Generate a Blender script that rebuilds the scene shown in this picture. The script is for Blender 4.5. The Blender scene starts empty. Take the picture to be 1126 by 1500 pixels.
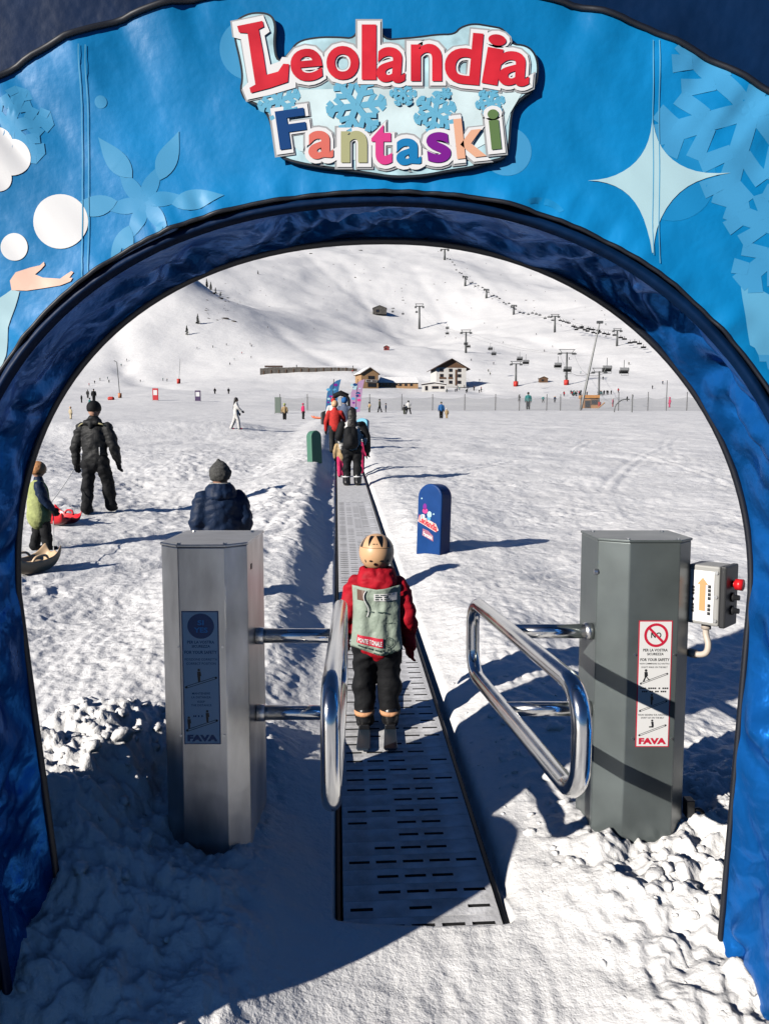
import bpy, bmesh, math, random
import numpy as np
from mathutils import Vector, Matrix
random.seed(7)
R = math.radians
sc = bpy.context.scene
C = sc.collection
# ------------------------------------------------------------------ camera
CAM_Z, PITCH, F = 2.0, R(5.07), 1127.0           # F: focal length in pixels of the 1126x1500 photograph
cam = bpy.data.cameras.new('camera')
cam.sensor_fit = 'VERTICAL'; cam.sensor_height = 36.0; cam.lens = 36.0 * F / 1500.0
cam.clip_start = 0.05; cam.clip_end = 9000
camo = bpy.data.objects.new('camera', cam); C.objects.link(camo)
camo.location = (0, 0, CAM_Z); camo.rotation_euler = (R(90) - PITCH, 0, 0)
sc.camera = camo
# ------------------------------------------------------------------ light
SUN_EL, SUN_AZ = R(22.5), R(39)                   # light travels towards +x, +y
w = bpy.data.worlds.new('World'); sc.world = w; w.use_nodes = True
nt = w.node_tree; bg = nt.nodes['Background']
sky = nt.nodes.new('ShaderNodeTexSky'); sky.sky_type = 'NISHITA'; sky.sun_disc = False
sky.sun_elevation = SUN_EL; sky.sun_rotation = math.atan2(-math.cos(SUN_AZ), -math.sin(SUN_AZ))
sky.altitude = 1900; sky.air_density = 1.0; sky.dust_density = 0.0; sky.ozone_density = 10.0
nt.links.new(sky.outputs[0], bg.inputs[0]); bg.inputs[1].default_value = 0.05
sun = bpy.data.lights.new('sun', 'SUN'); sun.energy = 5.0; sun.angle = R(0.5); sun.color = (1.0, 0.94, 0.86)
suno = bpy.data.objects.new('sun', sun); C.objects.link(suno)
sd = Vector((math.cos(SUN_AZ) * math.cos(SUN_EL), math.sin(SUN_AZ) * math.cos(SUN_EL), -math.sin(SUN_EL)))
suno.rotation_euler = sd.to_track_quat('-Z', 'Y').to_euler(); suno.location = (-6, -6, 8)
vs = sc.view_settings
vs.view_transform = 'Standard'; vs.look = 'None'; vs.gamma = 1.0; vs.use_curve_mapping = False
vs.exposure = 0.34
sc.render.engine = 'CYCLES'
sc.cycles.use_denoising = True
sc.cycles.max_bounces = 6; sc.cycles.diffuse_bounces = 0; sc.cycles.glossy_bounces = 3
sc.cycles.transparent_max_bounces = 8

# ------------------------------------------------------------------ helpers: noise
def _hash(ix, iy, seed):
    h = (ix.astype(np.int64) * 374761393 + iy.astype(np.int64) * 668265263 + seed * 974634777) & 0x7fffffff
    h = ((h ^ (h >> 13)) * 1274126177) & 0x7fffffff
    return ((h ^ (h >> 16)) & 0xffff) / 65535.0
def vnoise(x, y, seed=0):
    x = np.asarray(x, float); y = np.asarray(y, float)
    ix = np.floor(x); iy = np.floor(y); fx = x - ix; fy = y - iy
    g = np.zeros_like(fx)
    u = fx * fx * fx * (fx * (fx * 6 - 15) + 10); v = fy * fy * fy * (fy * (fy * 6 - 15) + 10)
    def gr(a, b):
        t = _hash(ix + a, iy + b, seed) * 6.2831853
        return np.cos(t) * (fx - a) + np.sin(t) * (fy - b)
    return ((gr(0, 0) * (1 - u) + gr(1, 0) * u) * (1 - v) + (gr(0, 1) * (1 - u) + gr(1, 1) * u) * v) * 1.5
def fbm(x, y, octs=3, seed=0, gain=.5):
    s = 0; a = 1.0
    for k in range(octs):
        s = s + a * vnoise(x * 2 ** k + 17.3 * k, y * 2 ** k - 9.1 * k, seed + k); a *= gain
    return s
def sstep(a, b, x):
    t = np.clip((np.asarray(x, float) - a) / (b - a), 0, 1); return t * t * (3 - 2 * t)

# ------------------------------------------------------------------ helpers: picture <-> place
def ray(px, py):
    a = (px - 563.0) / F; b = (750.0 - py) / F
    cp, sp = math.cos(PITCH), math.sin(PITCH)
    return a, cp + b * sp, -sp + b * cp                      # x, y, z of the view ray
def at(px, py, Y):
    x, y, z = ray(px, py); t = Y / y
    return Vector((x * t, Y, CAM_Z + z * t))

# ------------------------------------------------------------------ helpers: materials
MATS = {}
def mat(name, col, rough=.6, metal=0.0, noise=None, bump=None, spec=.5, emit=None, alpha=None, coat=0):
    if name in MATS: return MATS[name]
    m = bpy.data.materials.new(name); m.use_nodes = True; n = m.node_tree.nodes; l = m.node_tree.links
    b = n['Principled BSDF']; MATS[name] = m
    b.inputs['Base Color'].default_value = (*col, 1); b.inputs['Roughness'].default_value = rough
    b.inputs['Metallic'].default_value = metal; b.inputs['Specular IOR Level'].default_value = spec
    if coat: b.inputs['Coat Weight'].default_value = coat; b.inputs['Coat Roughness'].default_value = .15
    tc = n.new('ShaderNodeTexCoord')
    if noise:                                                # (scale, amount, [stretch])
        t = n.new('ShaderNodeTexNoise'); t.inputs['Scale'].default_value = noise[0]; t.inputs['Detail'].default_value = 5
        mp = n.new('ShaderNodeMapping'); mp.inputs['Scale'].default_value = noise[2] if len(noise) > 2 else (1, 1, 1)
        l.new(tc.outputs['Object'], mp.inputs[0]); l.new(mp.outputs[0], t.inputs['Vector'])
        r = n.new('ShaderNodeValToRGB'); r.color_ramp.elements[0].position = .3; r.color_ramp.elements[1].position = .7
        k = noise[1]
        r.color_ramp.elements[0].color = (*[c * (1 - k) for c in col], 1); r.color_ramp.elements[1].color = (*[min(1, c * (1 + k)) for c in col], 1)
        l.new(t.outputs[0], r.inputs[0]); l.new(r.outputs[0], b.inputs['Base Color'])
        rr = n.new('ShaderNodeMapRange'); rr.inputs['To Min'].default_value = max(0, rough - .12); rr.inputs['To Max'].default_value = min(1, rough + .12)
        l.new(t.outputs[0], rr.inputs[0]); l.new(rr.outputs[0], b.inputs['Roughness'])
    if bump:                                                 # list of (scale, height)
        prev = None
        for s, h in bump:
            t = n.new('ShaderNodeTexNoise'); t.inputs['Scale'].default_value = s; t.inputs['Detail'].default_value = 3
            l.new(tc.outputs['Object'], t.inputs['Vector'])
            bp = n.new('ShaderNodeBump'); bp.inputs['Distance'].default_value = h; bp.inputs['Strength'].default_value = 1
            l.new(t.outputs[0], bp.inputs['Height'])
            if prev: l.new(prev.outputs[0], bp.inputs['Normal'])
            prev = bp
        l.new(prev.outputs[0], b.inputs['Normal'])
    if alpha is not None: b.inputs['Alpha'].default_value = alpha
    return m

# ------------------------------------------------------------------ helpers: meshes
class MB:
    def __init__(s): s.v = []; s.f = []
    def add(s, vs_, fs): o = len(s.v); s.v += [tuple(p) for p in vs_]; s.f += [tuple(i + o for i in f) for f in fs]; return s
    def box(s, c, d, rz=0, M=None):
        x, y, z = d[0] / 2, d[1] / 2, d[2] / 2
        P = [Vector(p) for p in ((-x,-y,-z),(x,-y,-z),(x,y,-z),(-x,y,-z),(-x,-y,z),(x,-y,z),(x,y,z),(-x,y,z))]
        if M is None: M = Matrix.Rotation(rz, 3, 'Z')
        return s.add([M @ p + Vector(c) for p in P], [(0,3,2,1),(4,5,6,7),(0,1,5,4),(1,2,6,5),(2,3,7,6),(3,0,4,7)])
    def prism(s, pts, z0, z1):                              # pts: (x, y) ccw, extruded in z
        n = len(pts)
        return s.add([(x, y, z0) for x, y in pts] + [(x, y, z1) for x, y in pts],
                     [tuple(range(n - 1, -1, -1)), tuple(range(n, 2 * n))] + [(i, (i + 1) % n, (i + 1) % n + n, i + n) for i in range(n)])
    def plate(s, pts, y0, y1):                              # pts: (x, z), extruded along y
        n = len(pts)
        return s.add([(x, y0, z) for x, z in pts] + [(x, y1, z) for x, z in pts],
                     [tuple(range(n)), tuple(range(2 * n - 1, n - 1, -1))] + [((i + 1) % n, i, i + n, (i + 1) % n + n) for i in range(n)])
    def tube(s, path, r, n=10, closed=False, caps=True):
        P = [Vector(p) for p in path]; k = len(P); rings = []
        rad = r if isinstance(r, (list, tuple)) else [r] * k
        up = None
        for i in range(k):
            if closed: t = P[(i + 1) % k] - P[i - 1]
            else: t = P[min(i + 1, k - 1)] - P[max(i - 1, 0)]
            t.normalize()
            if up is None: up = Vector((0, 0, 1)) if abs(t.z) < .9 else Vector((1, 0, 0))
            a = t.cross(up)
            if a.length < 1e-5: a = t.cross(Vector((0, 1, 0)))
            a.normalize(); b = a.cross(t).normalized(); up = b
            rings.append([P[i] + (a * math.cos(2 * math.pi * j / n) + b * math.sin(2 * math.pi * j / n)) * rad[i] for j in range(n)])
        V = [p for g in rings for p in g]; Fs = []
        for i in range(k if closed else k - 1):
            i2 = (i + 1) % k
            for j in range(n): Fs.append((i * n + j, i * n + (j + 1) % n, i2 * n + (j + 1) % n, i2 * n + j))
        if not closed and caps: Fs += [tuple(range(n - 1, -1, -1)), tuple(range((k - 1) * n, k * n))]
        return s.add(V, Fs)
    def capsule(s, p0, p1, r0, r1=None, n=12, flat=None):   # flat: (axis vector, factor) squash
        r1 = r0 if r1 is None else r1
        p0 = Vector(p0); p1 = Vector(p1); d = p1 - p0
        L = d.length; t = d / L if L > 1e-6 else Vector((0, 0, 1))
        a = t.orthogonal().normalized(); b = t.cross(a); V = []; m = 4
        prof = [(-r0 * math.cos(q), r0 * math.sin(q), 0) for q in [math.pi / 2 * i / m for i in range(1, m + 1)]]
        prof += [(L + r1 * math.cos(q), r1 * math.sin(q), 1) for q in [math.pi / 2 * (m - i) / m for i in range(0, m)]]
        V = [p0 - t * r0]
        for h, rr, _ in prof: V += [p0 + t * h + (a * math.cos(2 * math.pi * j / n) + b * math.sin(2 * math.pi * j / n)) * rr for j in range(n)]
        V.append(p1 + t * r1); k = len(prof); Fs = [(0, 1 + (j + 1) % n, 1 + j) for j in range(n)]
        for i in range(k - 1):
            for j in range(n): Fs.append((1 + i * n + j, 1 + i * n + (j + 1) % n, 1 + (i + 1) * n + (j + 1) % n, 1 + (i + 1) * n + j))
        Fs += [(1 + (k - 1) * n + j, 1 + (k - 1) * n + (j + 1) % n, len(V) - 1) for j in range(n)]
        if flat:
            ax = Vector(flat[0]).normalized(); c = (p0 + p1) / 2
            V = [p - ax * ((p - c).dot(ax)) * (1 - flat[1]) for p in V]
        return s.add(V, Fs)
    def ball(s, c, r, M=None, n=14, m=9):
        rx, ry, rz = r if isinstance(r, (tuple, list)) else (r, r, r); V = []; c = Vector(c)
        def T(p): p = Vector(p); return (M @ p if M else p) + c
        V.append(T((0, 0, -rz)))
        for i in range(1, m):
            q = -math.pi / 2 + math.pi * i / m
            V += [T((rx * math.cos(q) * math.cos(2 * math.pi * j / n), ry * math.cos(q) * math.sin(2 * math.pi * j / n), rz * math.sin(q))) for j in range(n)]
        V.append(T((0, 0, rz))); Fs = [(0, 1 + (j + 1) % n, 1 + j) for j in range(n)]
        for i in range(m - 2):
            for j in range(n): Fs.append((1 + i * n + j, 1 + i * n + (j + 1) % n, 1 + (i + 1) * n + (j + 1) % n, 1 + (i + 1) * n + j))
        Fs += [(1 + (m - 2) * n + j, 1 + (m - 2) * n + (j + 1) % n, len(V) - 1) for j in range(n)]
        return s.add(V, Fs)
    def mesh(s, name='m', off=(0, 0, 0)):
        me = bpy.data.meshes.new(name); o = Vector(off)
        me.from_pydata([tuple(Vector(p) - o) for p in s.v], [], s.f); me.update(); return me
    def build(s, name, m, parent=None, smooth=False, off=None, bevel=0):
        if off is None: off = parent['_o'] if parent is not None and '_o' in parent else (0, 0, 0)
        return link(name, s.mesh(name, off), m, parent, smooth, bevel)
def link(name, me, m, parent=None, smooth=False, bevel=0):
    o = bpy.data.objects.new(name, me); C.objects.link(o)
    if m is not None and not me.materials:
        me.materials.append(m)
    if smooth: me.shade_smooth()
    if parent is not None:
        o.parent = parent
        if '_o' in parent: o['_o'] = list(parent['_o'])
    if bevel:
        b = o.modifiers.new('bevel', 'BEVEL'); b.width = bevel; b.segments = 2; b.limit_method = 'ANGLE'
    return o
def thing(name, label, cat, loc, group=None):
    o = bpy.data.objects.new(name, None); C.objects.link(o); o.location = loc; o['_o'] = list(loc); o.empty_display_size = .1
    return tag(o, label, cat, group)
def tag(o, label=None, cat=None, group=None, kind=None):
    if label: o['label'] = label
    if cat: o['category'] = cat
    if group: o['group'] = group
    if kind: o['kind'] = kind
    return o
def copy_tree(o, loc=None, parent=None):
    c = o.copy(); C.objects.link(c)
    if parent is not None: c.parent = parent
    if loc is not None: c.location = loc
    for ch in list(o.children): copy_tree(ch, None, c)
    return c
def set_mat(o, m):
    o.material_slots[0].link = 'OBJECT'; o.material_slots[0].material = m
def eval_mesh(o, name):
    dg = bpy.context.evaluated_depsgraph_get(); me = bpy.data.meshes.new_from_object(o.evaluated_get(dg)); me.name = name
    return me
def remesh(mb, voxel, smooth=3, off=(0, 0, 0), name='body', disp=None):
    me = mb.mesh('tmp', off); o = bpy.data.objects.new('tmp', me); C.objects.link(o)
    rm = o.modifiers.new('r', 'REMESH'); rm.mode = 'VOXEL'; rm.voxel_size = voxel
    if smooth: s_ = o.modifiers.new('s', 'SMOOTH'); s_.iterations = smooth; s_.factor = .5
    out = eval_mesh(o, name)
    bpy.data.objects.remove(o); bpy.data.meshes.remove(me)
    if disp:
        n = len(out.vertices); co = np.empty(n * 3); no = np.empty(n * 3)
        out.vertices.foreach_get('co', co); out.vertex_normals.foreach_get('vector', no)
        co = co.reshape(-1, 3); no = no.reshape(-1, 3); co += no * disp(co)[:, None]
        out.vertices.foreach_set('co', co.ravel()); out.update()
    out.shade_smooth(); return out
_glyph = {}
def glyph(text, bold=0.0, res=3):
    k = (text, bold, res)
    if k not in _glyph:
        cu = bpy.data.curves.new('t', 'FONT'); cu.body = text; cu.size = 1; cu.offset = bold; cu.resolution_u = res; cu.fill_mode = 'FRONT'
        o = bpy.data.objects.new('t', cu); C.objects.link(o); me = eval_mesh(o, 't')
        V = np.empty(len(me.vertices) * 3); me.vertices.foreach_get('co', V); V = V.reshape(-1, 3)[:, :2]
        Fs = [tuple(p.vertices) for p in me.polygons]
        bpy.data.objects.remove(o); bpy.data.curves.remove(cu); bpy.data.meshes.remove(me); _glyph[k] = (V, Fs)
    return _glyph[k]
def fit_text(mb, text, box, fn, bold=0.02, rot=0, keep=False, res=3):
    """text stretched into box (u0, u1, v0, v1); fn maps (u, v) to a place"""
    V, Fs = glyph(text, bold, res); lo = V.min(0); hi = V.max(0); q = (V - lo) / (hi - lo)
    u0, u1, v0, v1 = box; cu, cv = (u0 + u1) / 2, (v0 + v1) / 2; du = (q[:, 0] - .5) * (u1 - u0); dv = (q[:, 1] - .5) * (v1 - v0)
    c, s = math.cos(rot), math.sin(rot)
    mb.add([fn(cu + a * c - b * s, cv + a * s + b * c) for a, b in zip(du, dv)], Fs)
def circle(cx, cy, r, n=32, a0=0): return [(cx + r * math.cos(a0 + 2 * math.pi * i / n), cy + r * math.sin(a0 + 2 * math.pi * i / n)) for i in range(n)]

# ------------------------------------------------------------------ terrain
BX0, BY0, BDX, BW = 0.150, 2.70, -0.0625, 0.30               # belt: centre x at BY0, sideways drift per metre, half width
BLEN = 52.0
def belt_c(y): return BX0 + BDX * (y - BY0)
def belt_z(y): y = np.asarray(y, float); return np.minimum(0.07 * y, prof(y) + .03)
def zrow(row, y):
    x, yy, z = ray(563, row); return CAM_Z + z / yy * y
_kn = [(-400, -8), (-60, -2.5), (-20, -1.2), (0, 0), (2, .14), (5, .35), (10, .7), (20, 1.4), (40, 2.75), (60, 3.75), (85, 4.95)]
_kn += [(y, zrow(r, y)) for y, r in ((110, 601), (150, 594), (205, 584), (250, 571), (350, 548), (500, 518), (700, 482), (1000, 437), (1350, 395), (1700, 357), (2200, 300), (3200, 225), (5000, 150))]
_kx = np.array([k[0] for k in _kn], float); _kz = np.array([k[1] for k in _kn], float)
_ks = np.gradient(_kz, _kx)
def prof(y):
    y = np.clip(np.asarray(y, float), _kx[0], _kx[-1]); i = np.clip(np.searchsorted(_kx, y) - 1, 0, len(_kx) - 2)
    h = _kx[i + 1] - _kx[i]; t = (y - _kx[i]) / h
    return (2*t**3 - 3*t**2 + 1) * _kz[i] + (t**3 - 2*t**2 + t) * h * _ks[i] + (-2*t**3 + 3*t**2) * _kz[i+1] + (t**3 - t**2) * h * _ks[i+1]
def gau(x, y, cx, cy, sx, sy): return np.exp(-((x - cx) / sx) ** 2 - ((y - cy) / sy) ** 2)
def bump_gate(x, y):
    return (.46 * gau(x, y, -1.38, 3.05, .50, .75) + .20 * gau(x, y, -1.25, 3.65, .5, .35) + .30 * gau(x, y, 1.72, 3.0, .55, .85) + .09 * gau(x, y, .95, 3.0, .35, .4) + .09 * gau(x, y, -.52, 2.95, .22, .4)
            + .16 * gau(x, y, -.9, 2.4, .55, .5) + .08 * gau(x, y, 1.3, 2.1, .5, .6) + .10 * gau(x, y, -.55, 3.9, .4, .5))
HILL_LINES = [[(-67, 1300), (20, 760), (41, 600), (46, 290)], [(-212, 1670), (-90, 1200), (-3, 975), (61, 545)], [(43, 1300), (90, 800), (129, 490)], [(-330, 900), (-160, 480), (-60, 300)], [(-90, 640), (-30, 470), (20, 420)]]
_tr = np.random.RandomState(4); TRACKS = []
for _ in range(34):
    x0, y0 = _tr.uniform(-16, 16), _tr.uniform(5, 34); a_ = _tr.choice((_tr.normal(1.0, .25), _tr.normal(1.45, .2), _tr.normal(.45, .15))); TRACKS.append((x0, y0, math.cos(a_), math.sin(a_), _tr.uniform(4, 22), _tr.uniform(.5, 1), _tr.uniform(-.02, .02)))
def tracks(x, y):
    out = np.zeros_like(x)
    for x0, y0, c, s_, L, w_, cv in TRACKS:
        al = (x - x0) * c + (y - y0) * s_; ac = -(x - x0) * s_ + (y - y0) * c - cv * al * al
        m = sstep(-L / 2, -L / 2 + 1, al) * sstep(L / 2, L / 2 - 1, al); wd = .045 + .0016 * y
        out = out - w_ * m * (np.exp(-((ac - .14) / wd) ** 2) + np.exp(-((ac + .14) / wd) ** 2)) + .5 * w_ * m * np.exp(-(ac / (wd * 1.6)) ** 2)
    return out
def H(x, y, fine=True):
    x = np.asarray(x, float); y = np.asarray(y, float); r = np.hypot(x, y)
    z = prof(y)
    t = sstep(130, 600, y)
    z = z + t * (24 * fbm(x / 420, y / 520, 2, 3) + 4.5 * fbm(x / 130, y / 190, 3, 11))
    z = z + sstep(90, 200, y) * (.8 * fbm(x / 50, y / 60, 3, 21) + .22 * fbm(x / 14, y / 18, 2, 25))
    z = z + sstep(110, 260, y) * (34 * gau(x, y, -175, 640, 90, 130) + 70 * gau(x, y, -420, 1050, 190, 260) - 20 * gau(x, y, 60, 900, 90, 400))
    z = z + 20 * gau(x, y, -182, 700, 27, 50) + 9 * gau(x, y, -236, 600, 24, 40) + 12 * gau(x, y, -205, 860, 20, 60)
    for line in HILL_LINES:
        for (ax, ay), (bx, by) in zip(line, line[1:]):
            L2 = (bx - ax) ** 2 + (by - ay) ** 2; t_ = np.clip(((x - ax) * (bx - ax) + (y - ay) * (by - ay)) / L2, 0, 1)
            d2 = np.hypot(x - ax - t_ * (bx - ax), y - ay - t_ * (by - ay)); z = z - 1.1 * np.exp(-(d2 / (5 + y * .004)) ** 2)
    if not fine: return z
    u = x - belt_c(y); au = np.abs(u)
    near = 1 - sstep(45, 90, y); dry = (y > 1.0)
    # banks beside the belt, trench under it
    lb = .06 + .17 * sstep(3.6, 6.5, y)
    z = z + near * lb * sstep(.40, .85, -u) * (1 - .75 * sstep(1.2, 2.4, -u))
    z = z + near * (.04 + .06 * sstep(3.4, 5, y)) * sstep(.36, .80, u) * (1 - .8 * sstep(.9, 2.2, u))
    z = z - .065 * np.exp(-((y - 2.8) / .8) ** 2) * sstep(.45, .9, au) + bump_gate(x, y) + .002 * np.exp(-((y - 2.58) / .11) ** 2) * sstep(.42, .25, au)
    # berm across the field on one side
    d = (y - (33 + .35 * (x + 14))); z = z + .55 * np.exp(-(d / 3.0) ** 2) * sstep(-3.5, -8, x)
    # relief
    q = 1 - sstep(60, 140, y)
    rough = np.clip(1.6 * bump_gate(x, y) / .3, 0, 1)
    bed = sstep(.42, .8, au) * .85 + .15
    n = .055 * fbm(x / 2.2, y / 3.0, 2, 31) + .018 * fbm(x / .55, y / .7, 2, 35)
    wx = x + .25 * vnoise(x / .7, y / .7, 51); wy = y + .25 * vnoise(x / .7, y / .7, 52)
    chop = .9 * fbm(wx / .19 + wy / 1.1, wy / .33 - wx / .9, 3, 41, .62) + .5 * (.6 - np.abs(vnoise(wx / .5 + 3, wy / .7, 43)) * 2) * (.5 + vnoise(x / 1.7, y / 1.7, 44))
    side = (.35 + .65 * sstep(1.5, -.6, u)) * (.35 + 1.3 * sstep(-.25, .45, fbm(x / 3.1, y / 4.4, 2, 47)))
    path = np.exp(-((x + 5.2 + .55 * (y - 16)) / 1.0) ** 2) * sstep(9, 14, y) * sstep(44, 30, y)
    side = side + .9 * path; z = z - .10 * path * near
    n = n + (.0165 * side) * chop * (1 - sstep(18, 42, r)) + .010 * chop * sstep(6, 14, r) * (1 - sstep(60, 110, r))
    n = n + .012 * fbm(x / .085, y / .1, 2, 45) * (1 - sstep(5, 11, r))
    # raking marks and ski tracks in the groomed field
    k = (x * .55 - y * .83); n = n + .006 * np.sin(k * 30 + 2.5 * vnoise(x / 2, y / 2, 61)) * sstep(.9, 2.0, u) * (1 - sstep(9, 20, r)) * (.5 + vnoise(x / 1.3, y / 1.3, 62))
    n = n + .036 * tracks(x, y) * sstep(.8, 1.3, au) * (1 - sstep(30, 60, r))
    cr = np.abs(vnoise(x / .20, y / .20, 71)); cl = np.abs(vnoise(x / .09 + 5, y / .09, 73))
    n = n + rough * (.045 * cr + .022 * cl + .05 * vnoise(x / .36, y / .36, 75) + .034 * fbm(x / .13, y / .13, 3, 77, .6) + .03 * np.floor(2.5 * (fbm(x / .21, y / .19, 2, 79) + .5)) / 2.5)
    rut = gau(x, y, .34, 2.35, .42, .28); n = n + rut * (.022 * np.sin((x + .12 * vnoise(x / .3, y / .3, 83)) * 62) * (.4 + vnoise(x / .12, y / .5, 84)) + .03 * vnoise(x / .06, y / .22, 85))
    smooth_zone = gau(x, y, -.25, 2.9, .28, .9)
    n = n * (1 - .8 * np.clip(smooth_zone, 0, 1))
    z = z + q * bed * n
    inb = (1 - sstep(.315, .345, au)) * sstep(2.74, 2.80, y) * (1 - sstep(BLEN, BLEN + .6, y))
    z = z * (1 - inb) + inb * (belt_z(y) - .13)
    gap = np.exp(-((u - .352) / .035) ** 2) * sstep(2.78, 3.1, y) * (1 - sstep(16, 30, y)); z = z - gap * .10
    return z
def ground_z(x, y): return float(H(np.array([x]), np.array([y]))[0])
_ys = np.geomspace(1.2, 4500, 6000)
def hit(px, py):
    rx, ry, rz = ray(px, py); xs = rx / ry * _ys; zs = CAM_Z + rz / ry * _ys
    i = int(np.argmax(H(xs, _ys, False) >= zs)); y = float(_ys[i])
    if y < 100:
        i = int(np.argmax(H(xs, _ys) >= zs)); y = float(_ys[i])
    x = rx / ry * y
    return Vector((x, y, ground_z(x, y)))
def mpp(P): return (P[1] * math.cos(PITCH) + (CAM_Z - P[2]) * math.sin(PITCH)) / F      # metres one photo pixel spans at P

def build_ground():
    rows = 1250; a = np.concatenate([np.radians(np.linspace(-180, -46, 36)[:-1]), np.radians(np.linspace(-46, 46, 640)), np.radians(np.linspace(46, 180, 36)[1:])])
    cols = len(a); r = np.geomspace(.35, 5200, rows)
    # more rows close by
    rr = np.concatenate([np.geomspace(.35, 1.6, 40)[:-1], np.geomspace(1.6, 14, 620)[:-1], np.geomspace(14, 90, 260)[:-1], np.geomspace(90, 4900, 420)])
    rows = len(rr); A, Q = np.meshgrid(a, rr); X = Q * np.sin(A); Y = Q * np.cos(A); Z = H(X, Y)
    co = np.stack([X, Y, Z], -1).reshape(-1, 3)
    i = np.arange(rows - 1)[:, None] * cols + np.arange(cols - 1)[None, :]
    f = np.stack([i, i + 1, i + 1 + cols, i + cols], -1).reshape(-1, 4)
    c = np.array([[0, 0, ground_z(0, .01)]]); ci = len(co); co = np.concatenate([co, c])
    me = bpy.data.meshes.new('snow_field'); me.vertices.add(len(co)); me.vertices.foreach_set('co', co.ravel())
    tri = np.stack([np.full(cols - 1, ci), np.arange(1, cols), np.arange(cols - 1)], -1)
    nl = len(f) * 4 + len(tri) * 3
    me.loops.add(nl); me.loops.foreach_set('vertex_index', np.concatenate([f[:, ::-1].ravel(), tri.ravel()]))
    me.polygons.add(len(f) + len(tri))
    ls = np.concatenate([np.arange(len(f)) * 4, len(f) * 4 + np.arange(len(tri)) * 3]); me.polygons.foreach_set('loop_start', ls)
    me.update(calc_edges=True); me.validate(); me.shade_smooth()
    m = bpy.data.materials.new('snow'); m.use_nodes = True; n = m.node_tree.nodes; l = m.node_tree.links; b = n['Principled BSDF']
    b.inputs['Base Color'].default_value = (.80, .80, .80, 1); b.inputs['Roughness'].default_value = .55; b.inputs['Specular IOR Level'].default_value = .25
    tc = n.new('ShaderNodeTexCoord'); prev = None
    for s, h, d in ((.06, .7, 4), (.9, .07, 4), (9, .022, 5), (48, .0034, 4), (170, .0012, 2)):
        t = n.new('ShaderNodeTexNoise'); t.inputs['Scale'].default_value = s; t.inputs['Detail'].default_value = d; t.inputs['Roughness'].default_value = .6
        l.new(tc.outputs['Object'], t.inputs['Vector'])
        bp = n.new('ShaderNodeBump'); bp.inputs['Distance'].default_value = h; l.new(t.outputs[0], bp.inputs['Height'])
        if prev: l.new(prev.outputs[0], bp.inputs['Normal'])
        prev = bp
    l.new(prev.outputs[0], b.inputs['Normal']); MATS['snow'] = m
    # faint dirt in the trampled snow, a colour the snow itself has
    t = n.new('ShaderNodeTexNoise'); t.inputs['Scale'].default_value = .8; t.inputs['Detail'].default_value = 8; l.new(tc.outputs['Object'], t.inputs['Vector'])
    cr = n.new('ShaderNodeValToRGB'); cr.color_ramp.elements[0].position = .35; cr.color_ramp.elements[0].color = (.755, .75, .74, 1)
    cr.color_ramp.elements[1].position = .6; cr.color_ramp.elements[1].color = (.82, .815, .805, 1)
    l.new(t.outputs[0], cr.inputs[0]); l.new(cr.outputs[0], b.inputs['Base Color'])
    o = link('ground', me, m); tag(o, 'snow-covered ground rising to a broad white mountainside', kind='structure')
    return o
build_ground()

# ------------------------------------------------------------------ entrance arch
AF, AB, ZC = 2.14, 2.50, 1.508                               # front and back of the arch, height of its springing
navy = mat('navy_vinyl', (.0015, .016, .058), .5, noise=(6, .25), bump=[(5, .012), (40, .001)], spec=.15)
lining_m = mat('blue_vinyl_lining', (.007, .115, .41), .30, .50, noise=(3, .18), bump=[(5, .016), (14, .008), (30, .0012)], spec=.25)
lining_m.node_tree.nodes['Principled BSDF'].inputs['Specular Tint'].default_value = (.35, .6, 1, 1)
banner_m = mat('printed_blue_vinyl', (.002, .195, .47), .42, noise=(2.2, .22), bump=[(7, .008), (90, .0004)], spec=.28)
white_p = mat('print_white', (.78, .78, .78), .4)
pale1 = mat('print_pale_blue', (.055, .30, .56), .42, spec=.2)
pale2 = mat('print_paler_blue', (.11, .38, .60), .42, spec=.2)
pale3 = mat('print_ice', (.42, .62, .68), .42, spec=.2)
def arch_curve(a, b, p, n, zlow, lean=.10, shift=0.0):
    pts = []
    m = n // 4
    for i in range(m): pts.append((-a, zlow + (ZC - zlow) * i / m))
    k = n - 2 * m
    for i in range(k + 1):
        t = math.pi * i / k; c = -math.cos(t); s = math.sin(t)
        e_ = p + (.12 if c < 0 else -.10) * abs(c) ** .5; pts.append((a * math.copysign(abs(c) ** (2 / e_), c), ZC + b * abs(s) ** (2 / e_)))
    for i in range(m): pts.append((a, ZC - (ZC - zlow) * (i + 1) / m))
    out = []
    for x, z in pts:
        if z < ZC:
            if x < 0: x += lean * 1.15 * (ZC - z) / ZC * 1.2
            else: x -= lean * .55 * (ZC - z) / ZC * 1.2
        out.append((x, z))
    return np.array(out)
ZL = -.1
NI = 420; PS = 2.15
inner = arch_curve(1.207, 1.133, PS, NI, ZL)
def wrinkle(x, z):
    x = np.asarray(x, float); z = np.asarray(z, float)
    th = np.arctan2(z - ZC, x); rr = np.hypot(x, z - ZC)
    edge = sstep(1.46, 1.74, rr) + .8 * sstep(1.34, 1.2, rr)
    calm = 1 - sstep(.52, .40, np.abs(x - .005)) * sstep(2.66, 2.74, z)
    return calm * _wr(x, z, th, rr, edge)
def _wr(x, z, th, rr, edge):
    return .006 * edge * 2 + .008 * fbm(x / .5, z / .5, 2, 5) + .012 * edge * vnoise(th * 9, rr * 1.5, 8) + .013 * edge * vnoise(th * 24, rr * 2, 9) + .006 * vnoise((x + z * .8) / .11, (x - z) / .6, 12)
arch = thing('entrance_arch', 'big blue vinyl entrance arch with printed snowflakes and a raised name board', 'arch', (0, 2.3, 0))
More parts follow.
